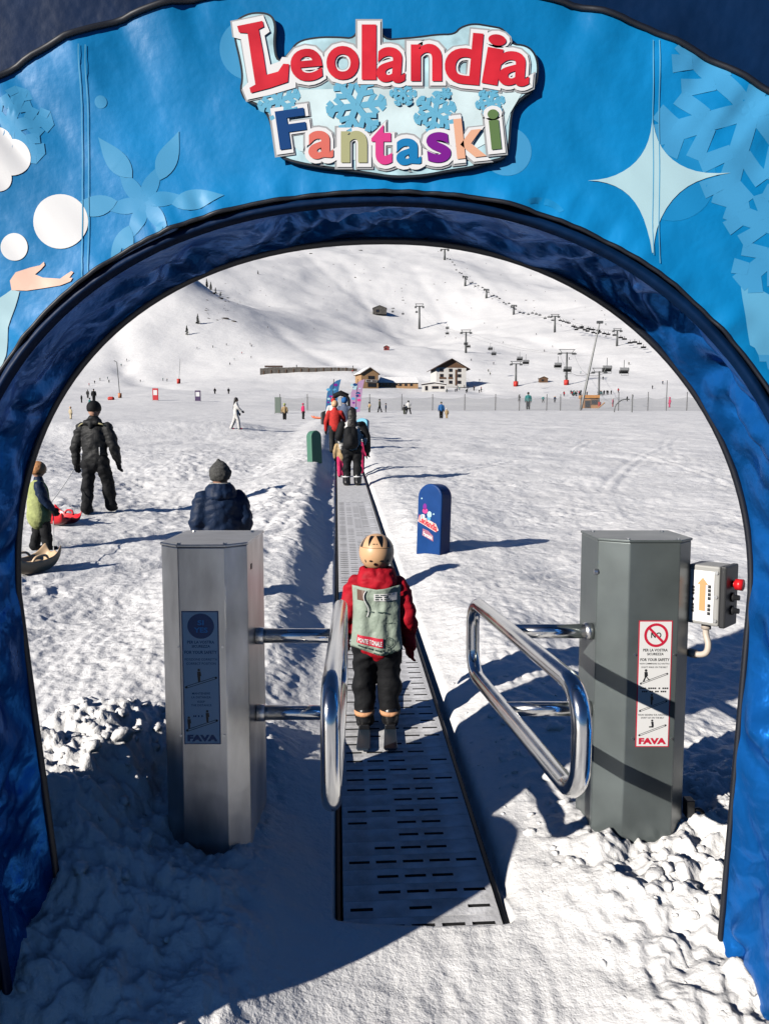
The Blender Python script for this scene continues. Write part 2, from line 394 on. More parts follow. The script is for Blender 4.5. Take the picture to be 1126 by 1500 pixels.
def loft(name, curves, m, ys, disp=None):
    """curves: list of (n,2) arrays, one per ring, ys: y of each ring"""
    n = len(curves[0]); mb = MB(); V = []
    for c, y in zip(curves, ys):
        yy = y if np.ndim(y) else np.full(n, y)
        V += [(c[i, 0], yy[i], c[i, 1]) for i in range(n)]
    Fs = [(k * n + i, k * n + i + 1, (k + 1) * n + i + 1, (k + 1) * n + i) for k in range(len(curves) - 1) for i in range(n - 1)]
    mb.add(V, Fs); return mb.build(name, m, arch, True)
# wrinkled lining of the passage
nr = 46; cs = []; ys = []
sarc = np.concatenate([[0], np.cumsum(np.hypot(*np.diff(inner, axis=0).T))])
nx = np.gradient(inner[:, 0]); nz = np.gradient(inner[:, 1]); ln = np.hypot(nx, nz); nx, nz = -nz / ln, nx / ln   # outward normal
for k in range(nr):
    t = k / (nr - 1); y = AF + .012 + (AB - AF - .012) * t
    bulge = math.sin(math.pi * t) ** .7
    sw = sarc + .10 * vnoise(sarc / .5, np.full(NI_ := len(sarc), t * 1.1), 90); tt = np.full(NI_, t)
    fold = lambda f_, sh, sd_: (1 - 2.2 * np.abs(vnoise(sw / f_ + sh * tt, tt * .9 + sw * .8, sd_)))
    wv = .042 * fold(.24, 1.1, 91) * (.45 + .9 * vnoise(sarc / .6, tt, 92)) + .026 * fold(.12, -1.6, 97) * (.5 + vnoise(sarc / .4, tt * 2, 98)) + .022 * vnoise(sw / .3, tt * 1.8, 93)
    d = bulge * (.010 + wv) + .010 * vnoise(sarc / .23, np.full(NI_, t * .5), 99) * t
    c = inner + np.stack([nx * d, nz * d], 1); cs.append(c); ys.append(np.full(NI_, y))
loft('lining', cs, lining_m, ys)
# navy welt round the opening, then the printed band, then the outer cover
def grown(a, b, p=PS): return arch_curve(a, b, p, NI, ZL)
welt = []; wy = []
for k in range(9):
    t = k / 8; q = math.pi * t
    welt.append(grown(1.207 + .030 * t - .004 * math.sin(q), 1.133 + .030 * t - .004 * math.sin(q))); wy.append(np.full(len(inner), AF + .014 - .016 * math.sin(q) - .010 * t))
loft('welt', welt, navy, wy)
bcs = []; by = []
for k in range(40):
    t = k / 39; c = grown(1.236 + (1.76 - 1.236) * t, 1.162 + (1.706 - 1.162) * t); bcs.append(c); by.append(AF - wrinkle(c[:, 0], c[:, 1]))
loft('printed_band', bcs, banner_m, by)
ocs = []; oy = []
for k in range(17):
    t = k / 16
    if t < .7: g = t / .7; ocs.append(grown(1.755 + .10 * g, 1.701 + .62 * g, PS + .3 * g)); oy.append(np.full(len(inner), AF + .035 - .03 * math.sin(math.pi * g) ** .5 * g))
    else: g = (t - .7) / .3; ocs.append(grown(1.855 + .03 * math.sin(math.pi * g), 2.321 + .03 * math.sin(math.pi * g), 2.65)); oy.append(np.full(len(inner), AF + .035 + (AB - AF - .035) * g))
loft('outer_cover', ocs, navy, oy)
loft('back_panel', [grown(1.855, 2.321, 2.65), grown(1.5, 1.6), grown(1.207, 1.133)], navy, [np.full(len(inner), AB + .001)] * 3)
for s_ in (-1, 1):  # columns added out of view to carry the arch's shadow across the carpet
    mb = MB(); cx_ = s_ * 1.39
    mb.tube([(cx_, 1.84, z) for z in (-.15, .2, .5, .85, 1.06, 1.18, 1.25, 1.28)], [.25, .265, .27, .27, .26, .22, .15, .02], 28); mb.build('added_shadow_column', navy, arch, True)
mb = MB(); mb.tube([(c[0], AB + .004, c[1]) for c in inner[::3]], .012, 8); mb.build('back_piping', mat('black_piping', (.004, .006, .012), .5), arch, True)
mb = MB(); gc = grown(1.758, 1.704); gw_ = wrinkle(gc[:, 0], gc[:, 1]); mb.tube([(c[0], AF - w_ - .003, c[1]) for c, w_ in zip(gc, gw_)], .008, 8); mb.build('front_piping', MATS['black_piping'], arch, True)
mb = MB(); gc = grown(1.240, 1.166); gw_ = wrinkle(gc[:, 0], gc[:, 1]); mb.tube([(c[0], AF - w_ - .003, c[1]) for c, w_ in zip(gc, gw_)], .006, 6); mb.build('inner_piping', MATS['black_piping'], arch, True)
# ---- prints on the band (thin vinyl films following the band)
def P2(px, py): v = at(px, py, AF); return v.x, v.z
def inband(x, z, lo=1.248, hi=1.748):
    def rad(a, b, p=PS): return (np.abs(x) / a) ** p + (np.abs(z - ZC) / b) ** p
    return (rad(lo, lo - .074) > 1) & (rad(hi, hi - .054) < 1)
def decal(name, polys, m, lift=.0014, px=True, clip=True):
    bm = bmesh.new()
    for poly in polys:
        vs_ = [bm.verts.new((*( (P2(*p)) if px else p), 0)) for p in poly]
        try: bm.faces.new(vs_)
        except ValueError: continue
    bm.normal_update(); bmesh.ops.triangulate(bm, faces=bm.faces[:])
    for _ in range(6):
        e = [e for e in bm.edges if e.calc_length() > .028]
        if not e: break
        bmesh.ops.subdivide_edges(bm, edges=e, cuts=1); bm.normal_update(); bmesh.ops.triangulate(bm, faces=[f for f in bm.faces if len(f.verts) > 3])
    if clip:
        V = np.array([v.co[:2] for v in bm.verts]); ok = inband(V[:, 0], V[:, 1]); bm.verts.index_update()
        bmesh.ops.delete(bm, geom=[v for v, k in zip(bm.verts, ok) if not k], context='VERTS')
    V = np.array([v.co[:2] for v in bm.verts])
    if not len(V): bm.free(); return
    Y = AF - wrinkle(V[:, 0], V[:, 1]) - lift * .45
    for v, y in zip(bm.verts, Y): v.co = (v.co.x, y - 2.3, v.co.y)
    bmesh.ops.recalc_face_normals(bm, faces=bm.faces[:])
    me = bpy.data.meshes.new(name); bm.to_mesh(me); bm.free(); return link(name, me, m, arch, True)
for cx, cy, r in ((90, 325, 40), (22, 362, 20)): decal('printed_snowball', [circle(cx, cy, r, 40)], white_p, .004)
decal('printed_cloud', [circle(20, 232, 27), circle(-4, 212, 25), circle(0, 262, 20)], white_p, .004)
skin_p = mat('print_skin', (.78, .50, .38), .4)
decal('printed_hand', [[(15, 411), (24, 399), (45, 392), (60, 389), (66, 384), (67, 389), (60, 396), (52, 402), (64, 407), (90, 409), (99, 403), (107, 398), (110, 400), (104, 408), (109, 408), (106, 413), (90, 419), (40, 426), (17, 425)]], skin_p, .005)
decal('printed_sleeve', [[(17, 424), (29, 427), (22, 450), (12, 480), (8, 520), (-30, 620), (-60, 600), (-30, 500), (0, 436)]], pale3, .004)
def petal(cx, cy, ang, L, wd, bend=0):
    a = R(ang); pts = []
    for i in range(11):
        t = i / 10; h = wd * math.sin(math.pi * t ** .75) ** 1.1
        pts.append((t * L, h + bend * t * t))
    pts += [(x, -(y - bend * (x / L) ** 2) * .8 + bend * (x / L) ** 2) for x, y in pts[-2:0:-1]]
    return [(cx + x * math.cos(a) - y * math.sin(a), cy - x * math.sin(a) - y * math.cos(a)) for x, y in pts]
fl = []
for k in range(6):
    b0 = 8 + 60 * k
    fl.append(petal(213, 298, b0, 62, 13)); fl.append(petal(213 + 40 * math.cos(R(b0 - 12)), 298 - 40 * math.sin(R(b0 - 12)), b0 + 2, 78, 17))
for i, f_ in enumerate(fl): decal('printed_petal', [f_], pale1 if i % 2 == 0 else mat('print_mid_blue', (.075, .33, .58), .42, spec=.2), .0022 + .0012 * (i % 2))
def flake_arms(cx, cy, rad, wd, a0, side=3):
    arms = []
    for k in range(6):
        a = R(a0 + 60 * k); polys = []
        def bar(r0, r1, ox, ang, w_):
            c, s = math.cos(a), math.sin(a); bx, by_ = cx + c * ox, cy - s * ox
            c2, s2 = math.cos(a + ang), math.sin(a + ang)
            return [(bx + c2 * r0 - s2 * w_, by_ - s2 * r0 - c2 * w_), (bx + c2 * r1 - s2 * w_ * 1.25, by_ - s2 * r1 - c2 * w_ * 1.25), (bx + c2 * r1 + s2 * w_ * 1.25, by_ - s2 * r1 + c2 * w_ * 1.25), (bx + c2 * r0 + s2 * w_, by_ - s2 * r0 + c2 * w_)]
        polys.append((bar(0, rad, 0, 0, wd), 0))
        for f_, L in ((.40, .42), (.72, .30))[:side]:
            for sgn in (1, -1): polys.append((bar(wd * .9, rad * L, rad * f_, sgn * R(52), wd * .8), .00012 * sgn + .0003 + .0001 * f_))
        arms.append(polys)
    return arms
def flake(name, cx, cy, rad, wd, a0, m, lift=.0022, side=3):
    for arm in flake_arms(cx, cy, rad, wd, a0, side):
        for poly, dl in arm: decal(name, [poly], m, lift + dl)
flake('printed_snowflake', 1095, 165, 142, 13, 14, pale1)
flake('printed_snowflake', 1165, 345, 110, 11, 40, pale1)
flake('printed_snowflake', 18, 190, 62, 8, 15, pale1)
star = []
tips = [(955, 165), (1067, 255), (953, 392), (860, 265)]; mid = (954, 262)
for k in range(4):
    p, q = tips[k], tips[(k + 1) % 4]
    for i in range(12):
        t = i / 12; c = (mid[0] + ((p[0] + q[0]) / 2 - mid[0]) * .30, mid[1] + ((p[1] + q[1]) / 2 - mid[1]) * .30)
        # quadratic curve drawn in close to the middle
        c = (mid[0] + (c[0] - mid[0]) * .12, mid[1] + (c[1] - mid[1]) * .12)
        star.append(((1-t)**2*p[0] + 2*t*(1-t)*c[0] + t*t*q[0], (1-t)**2*p[1] + 2*t*(1-t)*c[1] + t*t*q[1]))
decal('printed_star', [star], pale3, .005)
for cx, cy, r in ((368, 72, 46), (742, 222, 36), (150, 152, 9), (985, 262, 62), (790, 330, 40)): decal('printed_bubble', [circle(cx, cy, r, 36)], mat('print_bubble', (.012, .23, .51), .42, spec=.2) if r > 60 or cx == 790 else pale1, .0012)
decal('printed_facet', [[(1083, 408), (1140, 440), (1140, 520), (1098, 520)]], pale2); decal('printed_facet', [[(1098, 520), (1140, 520), (1140, 600), (1105, 560)]], pale1)
for x in (122, 955):
    for dx in (0, 9): decal('seam', [[(x + dx - .7, 60), (x + dx + .7, 60), (x + dx + .7, 460), (x + dx - .7, 460)]], pale2, .0062)
# ---- name board
BZ = [(352, 30), (372, 22), (398, 24), (407, 40), (404, 70), (409, 96), (424, 82), (436, 64), (466, 58), (498, 58), (519, 60), (524, 40), (540, 35), (556, 40), (563, 62), (588, 60), (612, 58), (640, 54), (664, 54), (672, 44), (692, 38), (716, 42), (738, 46), (745, 68), (770, 70), (784, 84), (788, 108), (782, 136), (758, 152), (748, 168), (745, 222), (738, 236), (716, 241), (690, 250), (660, 254), (620, 262), (576, 264), (540, 258), (498, 252), (450, 246), (412, 236), (402, 216), (396, 180), (386, 162), (362, 152), (352, 138), (356, 118), (352, 92), (344, 60), (344, 40)]
def grow(poly, d):
    n = len(poly); out = []
    if sum(poly[i][0] * poly[(i+1) % n][1] - poly[(i+1) % n][0] * poly[i][1] for i in range(n)) < 0: poly = poly[::-1]
    for i in range(n):
        a, b, c = poly[i - 1], poly[i], poly[(i + 1) % n]
        tx, ty = c[0] - a[0], c[1] - a[1]; L = math.hypot(tx, ty); out.append((b[0] + ty / L * d, b[1] - tx / L * d))
    return out
def smooth_poly(poly, it=2):
    for _ in range(it):
        poly = [q for i in range(len(poly)) for q in ((poly[i][0]*.75 + poly[(i+1) % len(poly)][0]*.25, poly[i][1]*.75 + poly[(i+1) % len(poly)][1]*.25), (poly[i][0]*.25 + poly[(i+1) % len(poly)][0]*.75, poly[i][1]*.25 + poly[(i+1) % len(poly)][1]*.75))]
    return poly
YB = AF - .017
def flat_poly(mb, poly, y, y2=None):
    pts = [tuple(P2(*p)) for p in poly]
    s = sum(pts[i][0] * pts[(i+1) % len(pts)][1] - pts[(i+1) % len(pts)][0] * pts[i][1] for i in range(len(pts)))
    if s < 0: pts = pts[::-1]
    bm = bmesh.new(); f = bm.faces.new([bm.verts.new((x, y, z)) for x, z in pts])
    bm.normal_update()
    if y2 is not None:
        ex = bmesh.ops.extrude_face_region(bm, geom=[f])
        for v in [g for g in ex['geom'] if isinstance(g, bmesh.types.BMVert)]: v.co.y = y2
    bm.normal_update(); bmesh.ops.triangulate(bm, faces=[f for f in bm.faces if len(f.verts) > 4]); bmesh.ops.recalc_face_normals(bm, faces=bm.faces[:])
    bm.verts.index_update(); mb.add([v.co.copy() for v in bm.verts], [tuple(v.index for v in f.verts) for f in bm.faces]); bm.free()
board_edge = mat('board_edge_black', (.012, .016, .022), .5)
mb = MB(); flat_poly(mb, smooth_poly(BZ), YB, AF - .003); name_board = mb.build('name_board', board_edge, arch)
tag(name_board, 'raised cut-out board with the red and many-coloured park name')
ice = mat('board_ice_print', (.46, .68, .74), .45, noise=(14, .35))
mb = MB(); flat_poly(mb, grow(smooth_poly(BZ), -3.2), YB - .001); mb.build('border_print', ice, name_board)
grey_b = mat('board_grey_print', (.36, .37, .38), .5); silver = mat('board_silver_print', (.62, .63, .63), .45)
blueflake = mat('board_flake_print', (.13, .42, .60), .45)
mb = MB(); flat_poly(mb, [(380, 138), (770, 128), (745, 170), (735, 200), (690, 225), (560, 245), (440, 225), (408, 200), (395, 160)], YB - .002); mb.build('field_print', mat('board_pale_print', (.62, .76, .78), .45, noise=(9, .16)), name_board)
for cx, cy, r, w_, a0 in ((522, 160, 44, 4.2, 8), (636, 170, 32, 3.4, 20), (590, 142, 20, 2.2, 0), (716, 155, 22, 2.6, 12), (410, 152, 32, 3.4, 20), (652, 142, 9, 1.6, 0)):
    mb = MB()
    for i, arm in enumerate(flake_arms(cx, cy, r, w_, a0)):
        for j, (poly, dl) in enumerate(arm): flat_poly(mb, poly, YB - .0026 - .00013 * (i * 5 + j))
    mb.build('snowflake_print', blueflake, name_board)
Lpoly = [(p[0] / 2.125 + 300, p[1] / 2.125) for p in [(106, 96), (184, 80), (188, 98), (172, 106), (186, 180), (196, 246), (232, 236), (248, 212), (266, 213), (262, 268), (205, 287), (148, 302), (144, 286), (162, 276), (150, 200), (138, 118), (112, 116)]]
Lout = [(p[0] / 2.125 + 300, p[1] / 2.125) for p in [(90, 82), (186, 62), (206, 112), (190, 124), (208, 214), (236, 204), (244, 190), (286, 194), (286, 284), (210, 306), (136, 322), (122, 286), (140, 268), (118, 136), (96, 130)]]
red_l = mat('letter_red', (.62, .022, .035), .32, noise=(12, .18))
_lk = [0]
def letter(ch, x0, x1, y0, y1, m, bold, rot=0):
    _lk[0] += 1; st_ = .0001 * _lk[0]
    fn = lambda dy: (lambda u, v: (lambda q: (q[0], dy, q[1]))(P2(u, -v)))
    for nm, mm, ex, dy, extra in (('letter_shadow', grey_b, 9, .0024 + st_, .050), ('letter_outline', white_p, 6, .0046 + st_, .034)):
        mb = MB()
        if ch == 'L': flat_poly(mb, Lout if ex < 8 else [(388 + (x - 388) * 1.06, 90 + (y - 90) * 1.04) for x, y in Lout], YB - dy)
        else: fit_text(mb, ch, (x0 - ex, x1 + ex, -(y1 + ex), -(y0 - ex)), fn(YB - dy), bold + extra, rot)
        mb.build(nm, mm, name_board)
    mb = MB()
    if ch == 'L': flat_poly(mb, Lpoly, YB - .0068 - st_)
    else: fit_text(mb, ch, (x0, x1, -y1, -y0), fn(YB - .0068 - st_), bold, rot, res=6)
    mb.build('letter', m, name_board)
for a_ in (('L', 351, 425, 38, 141), ('e', 427, 473, 78, 125), ('o', 479, 526, 74, 123), ('l', 530, 551, 43, 123), ('a', 552, 594, 76, 127), ('n', 601, 646, 71, 125), ('d', 651, 703, 54, 129), ('i', 708, 734, 57, 130), ('a', 728, 773, 82, 132)):
    letter(*a_, red_l, .022, {'e': R(5), 'i': R(-10), 'd': R(-5), 'a': R(-4)}.get(a_[0], 0))
LC = [mat('letter_navy', (.004, .05, .19), .35), mat('letter_salmon', (.70, .16, .12), .35), mat('letter_olive', (.42, .42, .22), .35), mat('letter_pink', (.68, .05, .24), .35), mat('letter_blue', (.01, .20, .46), .35), mat('letter_purple', (.20, .01, .26), .35), mat('letter_peach', (.78, .42, .27), .35), mat('letter_green', (.12, .20, .07), .35)]
for a_, m_ in zip((('F', 408, 450, 166, 222), ('a', 453, 489, 197, 238), ('n', 500, 538, 197, 243), ('t', 544, 574, 188, 246), ('a', 580, 616, 208, 247), ('s', 624, 658, 199, 243), ('k', 665, 708, 178, 236), ('i', 714, 730, 166, 224)), LC):
    letter(*a_, m_, .032, {'F': R(8), 'k': R(6), 'i': R(6), 's': R(6)}.get(a_[0], 0))

# ------------------------------------------------------------------ gate posts
steel = mat('brushed_steel', (.40, .40, .395), .36, 1.0, noise=(6, .42, (1, 1, .35)), bump=[(4, .004), (160, .0002)])
painted = mat('grey_green_paint', (.115, .135, .135), .33, .35, noise=(5, .16), bump=[(3, .003)])
chrome = mat('polished_steel_tube', (.62, .62, .61), .17, 1.0, noise=(9, .12))
black_p = mat('print_black', (.012, .013, .015), .5); red_p = mat('print_red', (.55, .015, .045), .45)
blue_p = mat('print_navy', (.006, .05, .17), .45); cyan_p = mat('print_cyan', (.04, .33, .72), .45)
bolt_m = mat('bolt_steel', (.55, .55, .54), .35, 1.0)
def post_body(post, x0, x1, y0, y1, ch, z0, z1, m, capm):
    cx, cy = ch
    pts = [(x0 + cx[0], y0), (x1 - cx[1], y0), (x1, y0 + cy), (x1, y1), (x0, y1), (x0, y0 + cy)]
    mb = MB(); mb.prism(pts, z0, z1); b = mb.build('casing', m, post, bevel=.004)
    q = .004; g = [(p[0] + (q if p[0] > (x0 + x1) / 2 else -q), p[1] + (q if p[1] > (y0 + y1) / 2 else -q)) for p in pts]
    mb = MB(); mb.prism(g, z1 + .001, z1 + .012); t = mb.build('top_plate', capm, post, bevel=.003)
    for px_, py_ in ((x0 + cx[0], y0 + .025), (x1 - cx[1], y0 + .025), (x0 + .04, y1 - .04), (x1 - .04, y1 - .04)):
        mb = MB(); mb.tube([(px_, py_, z1 + .011), (px_, py_, z1 + .017)], .008, 8); mb.build('screw', bolt_m, t)
    return b
def front_fn(ox, oz, ux, uz, y): return lambda u, v: (ox + u * ux, y, oz + v * uz)
def fpoly(mb, pts, fn):
    P_ = [fn(*p) for p in pts]
    s = sum(P_[i][0] * P_[(i+1) % len(P_)][2] - P_[(i+1) % len(P_)][0] * P_[i][2] for i in range(len(P_)))
    mb.add(P_ if s > 0 else P_[::-1], [tuple(range(len(P_)))])
def person_icon(mb, x, y, h, fn, pose='stand'):
    fpoly(mb, circle(x, y + h * .9, h * .10, 12), fn)
    if pose == 'sit':
        fpoly(mb, [(x - .10*h, y + .78*h), (x + .12*h, y + .78*h), (x + .16*h, y + .35*h), (x - .02*h, y + .35*h)], fn)
        fpoly(mb, [(x + .16*h, y + .42*h), (x + .12*h, y + .22*h), (x - .28*h, y + .22*h), (x - .28*h, y + .34*h), (x, y + .36*h)][::-1], fn)
    else:
        fpoly(mb, [(x - .12*h, y + .78*h), (x + .12*h, y + .78*h), (x + .16*h, y + .45*h), (x + .09*h, y + .43*h), (x + .09*h, y + .35*h), (x - .10*h, y + .35*h)], fn)
        if pose == 'walk':
            fpoly(mb, [(x - .08*h, y + .37*h), (x + .02*h, y + .37*h), (x - .12*h, y), (x - .24*h, y)], fn); fpoly(mb, [(x, y + .40*h), (x + .09*h, y + .37*h), (x + .34*h, y + .12*h), (x + .25*h, y + .08*h)], fn)
        else: fpoly(mb, [(x - .09*h, y + .36*h), (x + .09*h, y + .36*h), (x + .07*h, y), (x - .07*h, y)], fn)
def belt_icon(mb, x0, y0, x1, y1, fn, w_=5, lw=1.6):
    L = math.hypot(x1 - x0, y1 - y0); nx_, ny_ = -(y1 - y0) / L, (x1 - x0) / L
    for s_ in (-1, 1):
        o_ = s_ * w_
        fpoly(mb, [(x0 + nx_*(o_-lw), y0 + ny_*(o_-lw)), (x1 + nx_*(o_-lw), y1 + ny_*(o_-lw)), (x1 + nx_*(o_+lw), y1 + ny_*(o_+lw)), (x0 + nx_*(o_+lw), y0 + ny_*(o_+lw))], fn)
    for x, y in ((x0, y0), (x1, y1)): fpoly(mb, circle(x, y, w_ + lw, 12), fn)
def sticker(post, xc, zc, wd, ht, y, bad):
    U, V_ = 235.0, 900.0
    fn = lambda d: front_fn(xc - wd / 2, zc - ht / 2, wd / U, ht / V_, y - d)
    rect = lambda u0, u1, v0, v1: [(u0, v0), (u1, v0), (u1, v1), (u0, v1)]
    edge = red_p if bad else blue_p
    mb = MB(); mb.plate([(xc - wd/2, zc - ht/2), (xc + wd/2, zc - ht/2), (xc + wd/2, zc + ht/2), (xc - wd/2, zc + ht/2)], y - .0012, y + .002)
    st = mb.build('safety_sign', edge, post); tag(st, 'white safety sign with red border and crossed circle' if bad else 'blue-bordered safety sign with a round blue emblem')
    mb = MB(); fpoly(mb, rect(7, U - 7, 7, V_ - 7), fn(.0020)); mb.build('sign_face', mat('sign_white', (.74, .74, .73), .45) if bad else mat('sign_white_b', (.86, .87, .88), .45), st)
    T = [(732, 'PER LA VOSTRA', 34, 205, 20), (760, 'SICUREZZA', 62, 178, 18), (800, 'FOR YOUR SAFETY', 16, 220, 21)]
    em = MB()
    if bad:
        ro, ri = 84, 66; cx, cy = 122, 900 - 102
        for i in range(36):
            a, b = 2*math.pi*i/36, 2*math.pi*(i+1)/36
            fpoly(em, [(cx + ri*math.cos(a), cy + ri*math.sin(a)), (cx + ro*math.cos(a), cy + ro*math.sin(a)), (cx + ro*math.cos(b), cy + ro*math.sin(b)), (cx + ri*math.cos(b), cy + ri*math.sin(b))], fn(.0028))
        fpoly(em, [(cx - 58, cy + 46), (cx - 46, cy + 58), (cx + 58, cy - 46), (cx + 46, cy - 58)], fn(.0031)); em.build('prohibition_ring', red_p, st)
        mb = MB(); fit_text(mb, 'NO', (cx - 36, cx + 36, cy - 20, cy + 20), fn(.0025), .03); mb.build('lettering', black_p, st)
        extra = [(828, "NON CAMMINARE SUL NASTRO", 14, 220, 11), (853, "DON'T WALK ON THE BELT", 26, 208, 12), (1003, '--- ---- - ---', 20, 218, 11), (1026, '--- -- -- ---', 34, 204, 11), (1193, "NON SEDERSI SUL NASTRO", 14, 218, 12), (1214, "DON'T SIT ON THE BELT", 34, 196, 12)]
        for x, yy, h, pose, b0, b1 in ((58, 955, 88, 'walk', 970, 900), (104, 1122, 80, 'stand', 1165, 1095), (112, 1300, 74, 'sit', 1340, 1268)):
            mb = MB(); person_icon(mb, x, 900 - (yy - 525), h, fn(.003), pose); belt_icon(mb, 24, 900 - (b0 - 525), 208, 900 - (b1 - 525), fn(.0026)); mb.build('pictogram', black_p, st)
    else:
        cx, cy = 122, 900 - 100; fpoly(em, circle(cx, cy, 84, 40), fn(.0028)); em.build('round_emblem', blue_p, st)
        mb = MB(); fit_text(mb, 'SI', (cx - 20, cx + 20, cy + 6, cy + 40), fn(.0034), .03); fit_text(mb, 'YES', (cx - 44, cx + 44, cy - 44, cy - 8), fn(.0034), .03); mb.build('emblem_lettering', cyan_p, st)
        extra = [(848, 'POSIZIONE CORRETTA', 16, 222, 15), (876, 'CORRECT POSITION', 26, 212, 15), (1078, 'MANTENERE', 58, 172, 14), (1104, 'LA DISTANZA', 54, 176, 14), (1134, 'KEEP', 92, 138, 14), (1158, 'THE DISTANCE', 50, 180, 14), (1232, '-- - -', 62, 122, 12)]
        for who, b0, b1 in (((((104, 1000, 90)),), 1036, 972), (((34, 1318, 84), (152, 1274, 84)), 1330, 1262)):
            mb = MB()
            for x, yy, h in who: person_icon(mb, x, 900 - (yy - 525), h, fn(.003))
            belt_icon(mb, 21, 900 - (b0 - 525), 212, 900 - (b1 - 525), fn(.0026), 6, 2); mb.build('pictogram', black_p, st)
    for yy, s_, u0, u1, h in T + extra: mb = MB(); fit_text(mb, s_, (u0, u1, 900 - (yy - 525) - h / 2, 900 - (yy - 525) + h / 2), fn(.0026), .02 if h > 16 else .005, res=2); mb.build('lettering', black_p if bad else blue_p, st)
    mb = MB(); fit_text(mb, 'FAVA', (22, 216, 20, 66), fn(.0026), .06); mb.build('brand_lettering', red_p if bad else blue_p, st)
    for u, v in ((-20, 660), (U + 22, 660), (-20, 60), (U + 22, 60)):
        q = fn(0)(u, v); mb = MB(); mb.tube([(q[0], y + .001, q[2]), (q[0], y - .004, q[2])], .005, 8); mb.build('rivet', bolt_m, post)
def loop_arm(post, pts_far_near, xs, z0, z1, ybar, xpost, zb, r=.0325):
    """closed tube loop lying along the belt, plus two bars to the post"""
    (yf, yn), (xf, xn) = pts_far_near, xs; rc = .125; path = []
    def X(y): return xf + (xn - xf) * (y - yf) / (yn - yf)
    for cy, cz, a0 in ((yn + rc, z0 + rc, 180), (yf - rc, z0 + rc, 270), (yf - rc, z1 - rc, 0), (yn + rc, z1 - rc, 90)):
        for i in range(7):
            a = R(a0 + 15 * i); y = cy + rc * math.cos(a); path.append((X(y), y, cz + rc * math.sin(a)))
    mb = MB(); mb.tube(path, r, 16, closed=True); lp = mb.build('barrier_loop', chrome, post, True)
    for z in zb:
        xl = X(ybar); sgn = 1 if xpost > xl else -1
        mb = MB(); mb.tube([(xl + sgn * .012, ybar, z), (xpost + sgn * .01, ybar, z)], r * .95, 14); mb.build('barrier_bar', chrome, post, True)
        mb = MB(); mb.tube([(xpost - sgn * .035, ybar, z), (xpost - sgn * .002, ybar, z)], r * 1.12, 14); mb.build('bar_collar', bolt_m, post, True)
# post on the wild-snow side (bare steel) and post with the control box (painted)
lp = thing('gate_post', 'bare brushed-steel gate post with blue-bordered sign and round blue emblem', 'gate post', (-.70, 3.2, .2))
post_body(lp, -.885, -.545, 2.95, 3.44, (((.085, .075)), .08), -.05, 1.60, steel, steel)
xs = [at(268, 0, 2.95).x, at(322, 0, 2.95).x]
zt = at(295, 895, 2.95).z; zb_ = at(295, 1090, 2.95).z
sx0, sx1 = at(268, 990, 2.95).x, at(322, 990, 2.95).x
sticker(lp, (sx0 + sx1) / 2, (zt + zb_) / 2, sx1 - sx0, zt - zb_, 2.95, False)
loop_arm(lp, (3.77, 2.38), (-.215, -.172), .81, 1.22, 3.20, -.545, (1.19, .855))
mb = MB(); mb.box((-.5445, 3.12, 1.50), (.004, .022, .022)); mb.build('key_lock', black_p, lp)
rp = thing('gate_post', 'grey-green painted gate post with red-bordered sign and a control box', 'gate post', (1.07, 3.3, .2))
post_body(rp, .885, 1.272, 3.09, 3.44, ((.108, .075), .08), -.05, 1.60, painted, painted)
zt = at(957, 909, 3.09).z; zb_ = at(957, 1094, 3.09).z; sx0, sx1 = at(932.5, 1000, 3.09).x, at(981.5, 1000, 3.09).x
sticker(rp, (sx0 + sx1) / 2, (zt + zb_) / 2, sx1 - sx0, zt - zb_, 3.09, True)
loop_arm(rp, (3.77, 2.36), (.44, .622), .865, 1.225, 3.22, .885, (1.205, .865))
mb = MB(); mb.tube([(.886, 3.17, 1.47), (.872, 3.17, 1.47)], .012, 10); mb.build('lock_barrel', bolt_m, rp)
# control box on the far flank
boxm = mat('grey_plastic', (.33, .33, .32), .45)
bx0, bx1 = 1.285, 1.415; by0, by1 = 3.12, 3.25; bz0, bz1 = at(1020, 915, 3.14).z, at(1020, 828, 3.14).z
mb = MB(); mb.box(((bx0 + bx1) / 2, (by0 + by1) / 2, (bz0 + bz1) / 2), (bx1 - bx0, by1 - by0, bz1 - bz0)); cb = mb.build('control_box', boxm, rp, bevel=.008)
mb = MB(); mb.box((bx1 + .014, (by0 + by1) / 2, (bz0 + bz1) / 2), (.026, by1 - by0 + .006, bz1 - bz0 + .006)); mb.build('box_lid', mat('dark_plastic', (.02, .021, .023), .45), cb, bevel=.006)
mb = MB(); mb.box(((bx0 + bx1) / 2 - .004, by0 - .001, (bz0 + bz1) / 2 - .004), (.098, .003, bz1 - bz0 - .036)); mb.build('box_label', white_p, cb)
fnb = lambda u, v: (bx0 + u, by0 - .0042, bz0 + v)
mb = MB(); fpoly(mb, [(.052, .06), (.076, .06), (.076, .17), (.086, .17), (.064, .198), (.042, .17), (.052, .17)], fnb); mb.build('box_arrow', mat('print_orange', (.80, .33, .14), .5), cb)
def vtext(mb, s_, u, v0, v1, h):
    V, Fs = glyph(s_, .01, 2); lo = V.min(0); hi = V.max(0); q = (V - lo) / (hi - lo)
    mb.add([fnb(u + h * (b - .5) * 1, v1 - a * (v1 - v0)) for a, b in q], Fs)
mb = MB(); vtext(mb, '--- - ---', .026, .05, .16, .010); vtext(mb, '---- ---', .092, .045, .17, .012); mb.build('lettering', black_p, cb)
for zz in (bz0 + .025, (bz0 + bz1) / 2, bz1 - .025):
    mb = MB(); mb.tube([(bx1 - .012, by0 - .006, zz), (bx1 - .012, by0 + .002, zz)], .008, 8); mb.build('box_screw', bolt_m, cb)
